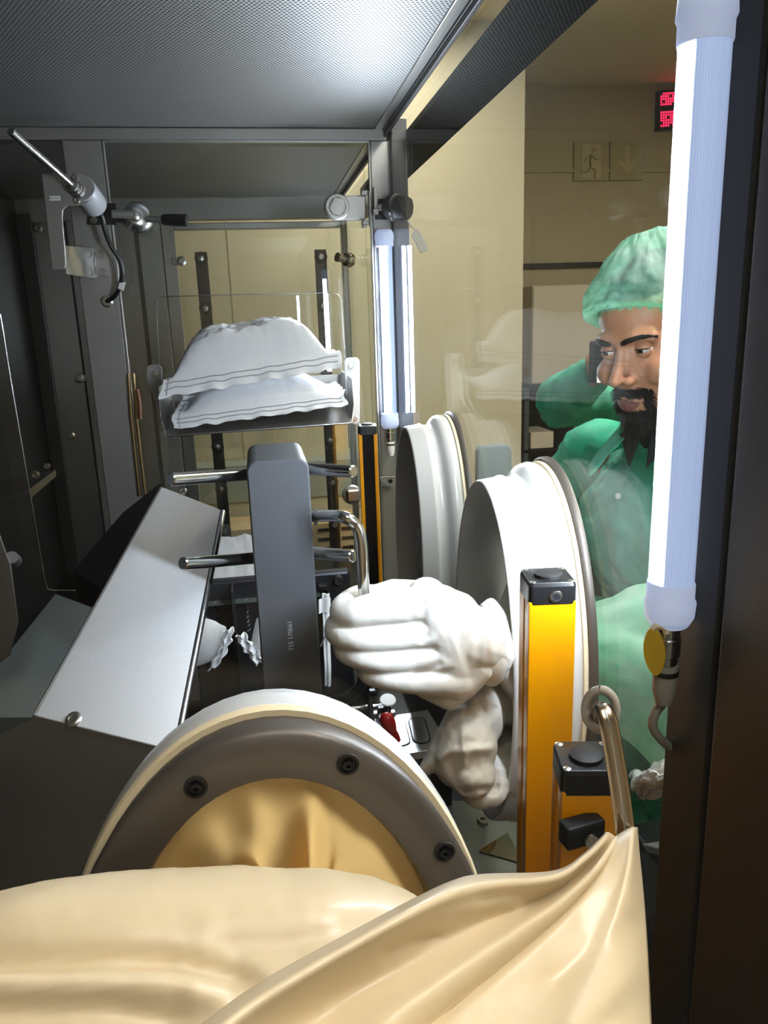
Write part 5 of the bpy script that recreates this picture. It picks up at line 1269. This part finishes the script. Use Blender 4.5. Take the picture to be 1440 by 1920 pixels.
# gown: loose shell over torso and arms with soft folds
gm = MB()
gm.ball(CH+Vector((-0.012, 0, -0.01)), (0.152, 0.196, 0.168), 28, 18, Matrix.Rotation(R_(-12), 3, 'Z')); gm.ball(CH+Vector((0.05, 0, -0.2)), (0.150, 0.190, 0.20), 28, 18); gm.ball(CH+Vector((0.08, 0, -0.42)), (0.17, 0.21, 0.22), 28, 18)
gm.capsule([SHR+Vector((0, 0.005, 0)), CH+Vector((0.012, 0, 0.075)), SHL], [0.074, 0.085, 0.072])
gm.capsule([CH+Vector((0.01, 0, 0.06)), NB+Vector((0.02, 0.02, -0.055))], [0.105, 0.082])
gm.capsule([SHR, ELR+Vector((0, 0, -0.005)), HR], [0.078, 0.075, 0.056]); gm.capsule([SHL, ELL+Vector((0, 0, -0.01)), HL+Vector((0.02, 0, 0))], [0.078, 0.080, 0.060])
gm.capsule([CH+Vector((0.10, 0.05, -0.45)), CH+Vector((0.12, 0.05, -0.62))], [0.16, 0.19])
def gown_def(p):
    w = 0.007*math.sin((p.y*1.4+p.x*0.6)*55+5*fbm(p, 5, 1))*max(0, min(1, (1.13-p.z)/0.2))+0.012*fbm(p, 11, 3)+0.007*fbm(p, 26, 5)-0.010*abs(fbm(p, 8, 12))**0.5*0.8
    d = Vector((p.x-CH.x-0.1, p.y-CH.y, 0)); d = d.normalized() if d.length > 1e-4 else d
    return p+d*w
gown = gm.build('gown', 'gown', man, smooth=180, remesh=0.006, smo=8, deform=gown_def)
# neck opening: take away what would wrap the throat
bm_ = bmesh.new(); bm_.from_mesh(gown.data); og = Vector(ORG[gown.name]); nc = NB+fdir*0.055+Vector((0, 0, -0.02))
kill = [v for v in bm_.verts if ((v.co+og-nc)*1.0).length < 0.064 or (v.co+og).z > NB.z+0.012 or (((v.co+og)-HR).length < 0.05) or (((v.co+og)-HL).length < 0.05)]
bmesh.ops.delete(bm_, geom=kill, context='VERTS'); bm_.to_mesh(gown.data); bm_.free()
# gown collar flaps and placket
for s, nm in ((1, 'collar_flap'), (-1, 'collar_flap')):
    def flap(u, v):
        a = R_(24+100*u)
        b_ = NB+Vector((0, 0, -0.040))+(fdir*math.cos(a)+Hm.r*s*math.sin(a))*(0.088+0.062*v*(0.55+0.45*math.cos(a*1.3)))
        return b_+Vector((0, 0, 0.018*u-0.055*v-0.02*(1-u)))+Vector((0.004*fbm(b_, 22, 3), 0.004*fbm(b_, 22, 6), 0.005*fbm(b_, 18, 9)))
    MB().grid(flap, 22, 10).build(nm, 'gown', man, smooth=180, solid=0.0012)
# small light button on the front
bt = at(1160, 930, 'X', 0.62)
q = (bt-CAM).normalized()
hit = None
dg = bpy.context.evaluated_depsgraph_get(); dg.update()
inv_o = ORG[gown.name]
ok_, loc_, nrm_, _ = gown.ray_cast(CAM-inv_o, q)
if ok_:
    lp_ = loc_+inv_o; nn_ = nrm_ if nrm_.dot(q) < 0 else -nrm_
    MB().lathe(lp_, nn_, [(0, 0.001), (0.0052, 0.001), (0.0052, 0.0024), (0.004, 0.003), (0, 0.003)], 20).build('button', 'label', man, smooth=40)
# pale loose sleeve end gathered at the near port, knitted cuff behind it
sl = []
for k in range(20):
    s = k/19; c = (ELL+Vector((0.02, -0.02, -0.03))).lerp(HL+Vector((0.008, 0.0, 0.0)), s); r0 = 0.098*(1-s)**0.8+0.052
    sl.append([c+Vector((0.0, r0*math.cos(2*math.pi*j/56)*(1+0.07*math.sin(j*1.1+s*9)+0.04*math.sin(j*2.3)), r0*math.sin(2*math.pi*j/56)*(1.35+0.06*math.sin(j*0.9+s*7)))) for j in range(56)])
MB().loft(sl, True, False).build('loose_sleeve', 'gownlight', man, smooth=180, deform=lambda p: p+Vector((0.010*fbm(p, 14, 2), 0.012*fbm(p, 12, 7), 0.010*fbm(p, 13, 4))))
# ---------------------------------------------------------------- the person behind, raising a dark camera
el2 = at(1052, 752, 'Y', 1.95); hd2 = at(1112, 690, 'Y', 1.78); sh2 = at(1150, 740, 'Y', 2.02)
f2 = Vector((-0.35, -0.93, 0)).normalized()
man2 = thing('person', 'person in a green gown raising a dark camera, half hidden behind the bearded man', 'person', (sh2.x+0.15, sh2.y+0.05, 0.0))
c2 = sh2+Vector((0.17, 0.02, -0.10))
H2_ = Head(c2+Vector((-0.03, -0.04, 0.31)), f2, R_(5), 0)
mb = MB(); head_shapes(mb, H2_)
mb.capsule([H2_(0, -0.088, -0.05), c2+Vector((0, 0, 0.12))], [0.056, 0.065])
mb.ball(c2, (0.18, 0.12, 0.19), 24, 16); mb.ball(c2+Vector((0, 0.02, -0.32)), (0.17, 0.13, 0.22), 24, 16)
so = c2+Vector((0.17, 0.0, 0.09)); mb.capsule([sh2, c2+Vector((0, 0, 0.11)), so], [0.06, 0.075, 0.06])
mb.capsule([sh2, el2, hd2+Vector((0.02, 0.05, -0.02))], [0.055, 0.045, 0.034])
mb.capsule([so, so+Vector((0.08, -0.10, -0.22)), hd2+Vector((0.14, 0.04, -0.03))], [0.055, 0.045, 0.034])
for k in range(4):
    for base_ in (hd2+Vector((0.006, 0.03, -0.01)), hd2+Vector((0.135, 0.02, -0.01))):
        mb.capsule([base_+Vector((0.01, 0.03, -0.03+k*0.018)), base_+Vector((0.0, -0.008, -0.028+k*0.018)), base_+Vector((0.018, -0.026, -0.026+k*0.018))], [0.011, 0.010, 0.008])
for base_ in (hd2+Vector((0.006, 0.03, -0.01)), hd2+Vector((0.135, 0.02, -0.01))):
    mb.capsule([base_+Vector((0.01, 0.035, 0.0)), base_+Vector((0.012, 0.03, 0.035)), base_+Vector((0.02, 0.01, 0.05))], [0.012, 0.011, 0.009])
for s in (-1, 1):
    hp_ = c2+Vector((0.09*s, 0.03, -0.48)); mb.capsule([hp_, Vector((hp_.x, hp_.y, 0.45)), Vector((hp_.x, hp_.y+0.02, 0.06)), Vector((hp_.x, hp_.y-0.14, 0.04))], [0.09, 0.06, 0.045, 0.035])
b2 = mb.build('body', 'skin', man2, smooth=180, remesh=0.006, smo=4, deform=None)
eyes(H2_, man2)
shell(b2, lambda p: (lambda l: l[2] > 0.05-0.55*l[1] and l[1] < 0.03 and l[2] > 0)(H2_.inv(p)), 0.005, 'hair', 'hair', man2)
cap_on(H2_, man2, 'capcloth', 5.0)
shell(b2, lambda p: 0.08 < p.z < 0.80, 0.012, 'trousers', 'shirt', man2)
gm = MB(); gm.ball(c2, (0.20, 0.15, 0.20), 24, 16); gm.ball(c2+Vector((0, 0.02, -0.34)), (0.20, 0.17, 0.26), 24, 16); gm.ball(c2+Vector((0, 0.02, -0.62)), (0.21, 0.18, 0.22), 24, 16)
gm.capsule([sh2, c2+Vector((0, 0, 0.11)), so], [0.075, 0.09, 0.075]); gm.capsule([sh2, el2, hd2+Vector((0.02, 0.06, -0.03))], [0.078, 0.078, 0.050])
gm.capsule([so, so+Vector((0.08, -0.10, -0.22)), hd2+Vector((0.14, 0.06, -0.04))], [0.078, 0.075, 0.05])
gm.build('gown', 'gown', man2, smooth=180, remesh=0.007, smo=8, deform=lambda p: p+Vector((0.008*fbm(p, 12, 3), 0.008*math.sin(p.z*60+6*fbm(p, 5, 2))*0.6, 0.006*fbm(p, 16, 8))))
t = thing('camera', 'dark camera held up by the person behind the bearded man', 'camera', hd2)
MB().box(hd2+Vector((-0.005, -0.02, -0.035)), hd2+Vector((0.135, 0.02, 0.065))).build('camera_body', 'black', t, bevel=0.006)
MB().lathe(hd2+Vector((0.065, -0.02, 0.012)), (0, -1, 0), [(0, 0), (0.032, 0), (0.034, 0.01), (0.033, 0.06), (0.030, 0.064), (0.026, 0.060), (0, 0.056)], 28).build('lens', 'blackgloss', t, smooth=40)
MB().box(hd2+Vector((0.0, -0.024, -0.034)), hd2+Vector((0.03, -0.019, -0.018))).build('mark', 'label', t)
# ================================================================== things in the room seen through the glass, and modelled reflections in it
FW = 5.2
t = thing('exit_sign_reflection', 'faint reflection of an exit sign with running figure and down arrow, built on the tan wall', 'sign', at(1140, 338, 'Y', FW-0.02))  # solid boards stand in for a sign mirrored in the glass
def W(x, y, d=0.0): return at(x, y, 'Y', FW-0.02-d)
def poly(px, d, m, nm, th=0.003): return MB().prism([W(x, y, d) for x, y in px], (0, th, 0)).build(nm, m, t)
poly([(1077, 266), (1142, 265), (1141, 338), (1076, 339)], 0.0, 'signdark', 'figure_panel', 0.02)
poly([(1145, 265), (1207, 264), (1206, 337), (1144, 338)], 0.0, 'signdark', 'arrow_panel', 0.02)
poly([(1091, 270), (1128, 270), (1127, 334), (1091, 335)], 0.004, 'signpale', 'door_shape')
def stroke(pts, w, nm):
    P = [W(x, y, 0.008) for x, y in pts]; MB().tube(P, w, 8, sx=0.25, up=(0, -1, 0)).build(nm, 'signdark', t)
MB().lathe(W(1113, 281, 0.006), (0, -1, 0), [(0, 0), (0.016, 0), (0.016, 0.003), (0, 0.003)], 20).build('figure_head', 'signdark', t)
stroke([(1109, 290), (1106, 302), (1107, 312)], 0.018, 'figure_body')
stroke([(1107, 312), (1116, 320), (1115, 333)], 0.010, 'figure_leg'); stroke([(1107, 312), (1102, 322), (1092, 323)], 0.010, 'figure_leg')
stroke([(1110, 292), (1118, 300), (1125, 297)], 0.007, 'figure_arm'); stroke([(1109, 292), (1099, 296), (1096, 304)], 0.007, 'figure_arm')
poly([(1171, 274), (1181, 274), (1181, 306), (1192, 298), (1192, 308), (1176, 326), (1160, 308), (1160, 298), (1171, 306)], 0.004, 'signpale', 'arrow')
t = thing('red_led_reflection', 'reflection of a red LED display, built as glowing dots high on the tan wall beside the near tube lamp', 'display', at(1262, 240, 'Y', FW-0.04))  # emissive dots stand in for a red LED reflection
MB().prism([at(x, y, 'Y', FW-0.05) for x, y in ((1236, 170), (1300, 166), (1298, 238), (1234, 244))], (0, 0.05, 0)).build('case', 'black', t)
mb = MB()
for i in range(13):
    for k in range(13):
        if k in (5, 6) or (i*7+k*5) % 11 == 0: continue
        p = at(1240+i*4.4, 176+k*5.0-i*0.3, 'Y', FW-0.053); mb.box(p-Vector((0.0050, 0.003, 0.0055)), p+Vector((0.0050, 0.001, 0.0055)))
mb.build('dot_matrix', 'redled', t, smooth=0)
t = thing('wall_cupboard', 'pale cupboard on the tan wall behind the person holding a camera', 'cupboard', at(1100, 720, 'Y', 4.9))
a = at(998, 536, 'Y', 4.9); b = at(1250, 708, 'Y', 4.9)
MB().box((a.x, 4.9, b.z), (b.x, 5.19, a.z)).build('carcass', 'cream2', t, bevel=0.004)
for k in range(2):
    w_ = (b.x-a.x)/2; MB().box((a.x+k*w_+0.004, 4.888, b.z+0.006), (a.x+(k+1)*w_-0.004, 4.9, a.z-0.006)).build('door', 'cream2', t, bevel=0.003)
t = thing('equipment_shelf', 'dark equipment shelf with pale boxes to the left of the raised green arm', 'shelf', at(1000, 900, 'Y', 4.7))
a = at(984, 745, 'Y', 4.7); b = at(1120, 930, 'Y', 4.7)
MB().box((a.x, 4.7, 0.0), (a.x+0.03, 5.15, a.z+0.05)).build('side_panel', 'greyplate', t)
MB().box((a.x, 5.12, 0.0), (b.x, 5.15, a.z+0.05)).build('back_panel', 'machine', t)
for z in (a.z, (a.z+b.z)/2, b.z): MB().box((a.x, 4.7, z-0.02), (b.x, 5.15, z)).build('shelf_board', 'machine', t)
for k, (dx, z, w_, h_) in enumerate(((0.05, (a.z+b.z)/2, 0.16, 0.11), (0.05, b.z, 0.2, 0.10), (0.27, b.z, 0.16, 0.14))):
    o = MB().box((a.x+dx, 4.72, z+0.001), (a.x+dx+w_, 5.0, z+h_)).build('storage_box', 'cream2' if k != 1 else 'greyplate', None, bevel=0.006)
    tag(o, ['pale box on the middle board of the dark equipment shelf', 'grey box on the bottom board of the dark equipment shelf', 'pale tall box on the bottom board of the dark equipment shelf'][k], 'box')
t = thing('chair', 'grey-blue padded chair standing between the two side ports, outside the glass', 'chair', (1.0, 3.05, 0.0))
a = at(896, 838, 'Y', 3.0); b = at(951, 930, 'Y', 3.0)
MT['bluegrey'] = mat('blue_grey_upholstery', '#6f8085', 0.6)
MB().loft([[Vector((p.x, 3.0, p.z)) for p in rbox((a.x, 3.0, b.z), (b.x+0.02, 3.0, a.z), 0.03, 'Y')], [Vector((p.x, 3.05, p.z)) for p in rbox((a.x, 3.0, b.z), (b.x+0.02, 3.0, a.z), 0.03, 'Y')]]).build('backrest', 'bluegrey', t, bevel=0.006)
cx = (a.x+b.x)/2
MB().box((cx-0.2, 2.62, 0.46), (cx+0.2, 3.02, 0.52)).build('seat', 'bluegrey', t, bevel=0.02)
MB().tube([Vector((cx, 3.04, b.z+0.02)), Vector((cx, 3.06, 0.6)), Vector((cx, 2.9, 0.46))], 0.018, 12).build('back_support', 'black', t)
MB().cyl((cx, 2.82, 0.08), (cx, 2.82, 0.46), 0.025).build('pedestal', 'black', t)
for k in range(5):
    q = R_(72*k); MB().tube([Vector((cx, 2.82, 0.09)), Vector((cx+0.26*math.cos(q), 2.82+0.26*math.sin(q), 0.03))], [0.022, 0.014], 10).build('leg', 'black', t)
# by the man's hip, low behind the pane
t = thing('pouch', 'crumpled white pouch lying on a black stand behind the pane, low beside the black post', 'pouch', at(1230, 1510, 'Y', 0.86))
def pf(u, v):
    c = (Vector((1186, 1450, 0))*(1-u)+Vector((1275, 1418, 0))*u)*(1-v)+(Vector((1206, 1500, 0))*(1-u)+Vector((1285, 1470, 0))*u)*v
    return at(c.x, c.y, 'X', 0.50)+Vector((-0.03*math.sin(u*3.1)*math.sin(v*3.1)+0.008*fbm((u, v, 1), 4, 3), 0, 0.010*fbm((u, v, 0), 5, 1)))
MB().grid(pf, 40, 30).build('pouch_body', 'pouch', t, solid=0.003)
for vv in (0.80, 0.90): MB().tube([pf(u, vv)+Vector((-0.003, 0, 0)) for u in np.linspace(0.02, 0.98, 30)], 0.0016, 6).build('seam', 'seam', t)
a = at(1196, 1512, 'X', 0.50); b = at(1290, 1500, 'X', 0.50)
t = thing('black_stand', 'black stand under the crumpled white pouch, outside the right pane', 'stand', (0.58, 0.75, 0.0))
MB().box((0.47, b.y-0.02, 0.0), (0.555, a.y-0.03, min(a.z, b.z)-0.002)).build('cabinet_body', 'black', t, bevel=0.004)
a = at(1192, 1585, 'X', 0.46); b = at(1260, 1612, 'X', 0.46)
MB().prism([at(x, y, 'X', 0.47) for x, y in ((1192, 1578), (1262, 1598), (1262, 1612), (1192, 1594))], (0.03, 0, 0)).build('grey_rail', 'frame', t, bevel=0.002)
MB().tube([at(1253, 1650, 'X', 0.49), at(1243, 1830, 'X', 0.49)], 0.0015, 8).build('yellow_edge', 'yellow', t)
# latch parts on the partition post and second chamber
t = thing('latch_knob', 'round-edged steel knob left of the slim far light curtain', 'knob', at(658, 926, 'Y', PY))
p = at(659, 926, 'Y', PY-0.002)
MB().lathe(p, (0, -1, 0), [(0, -0.002), (0.028, -0.002), (0.030, 0.004), (0.030, 0.012), (0.026, 0.016), (0, 0.016)], 30).build('base', 'frame', t, smooth=35)
MB().box(p+Vector((-0.018, -0.034, -0.019)), p+Vector((0.022, -0.014, 0.019))).build('flat_key', 'steel_fine', t, bevel=0.005)
t = thing('hinge', 'small steel hinge tab with a hole beside the far tube lamp plug', 'hinge', at(735, 902, 'Y', PY-0.02))
MB().prism([at(x, y, 'Y', PY-0.022) for x, y in ((712, 895), (722, 893), (741, 893), (741, 912), (726, 912), (714, 905))], (0, 0.006, 0)).build('tab', 'frame', t, bevel=0.001)
MB().lathe(at(732, 902, 'Y', PY-0.022), (0, -1, 0), [(0.0055, 0), (0.008, 0), (0.008, 0.001), (0.0055, 0.001), (0.0055, 0)], 20).build('hole_rim', 'steel_dark', t)
screw_part(t, at(718, 907, 'Y', PY-0.03), (0, -1, 0), 0.006)
MB().tube([at(718, 907, 'Y', PY-0.03), at(718, 907, 'Y', PY-0.0)], 0.004, 10).build('pin', 'screw', t)
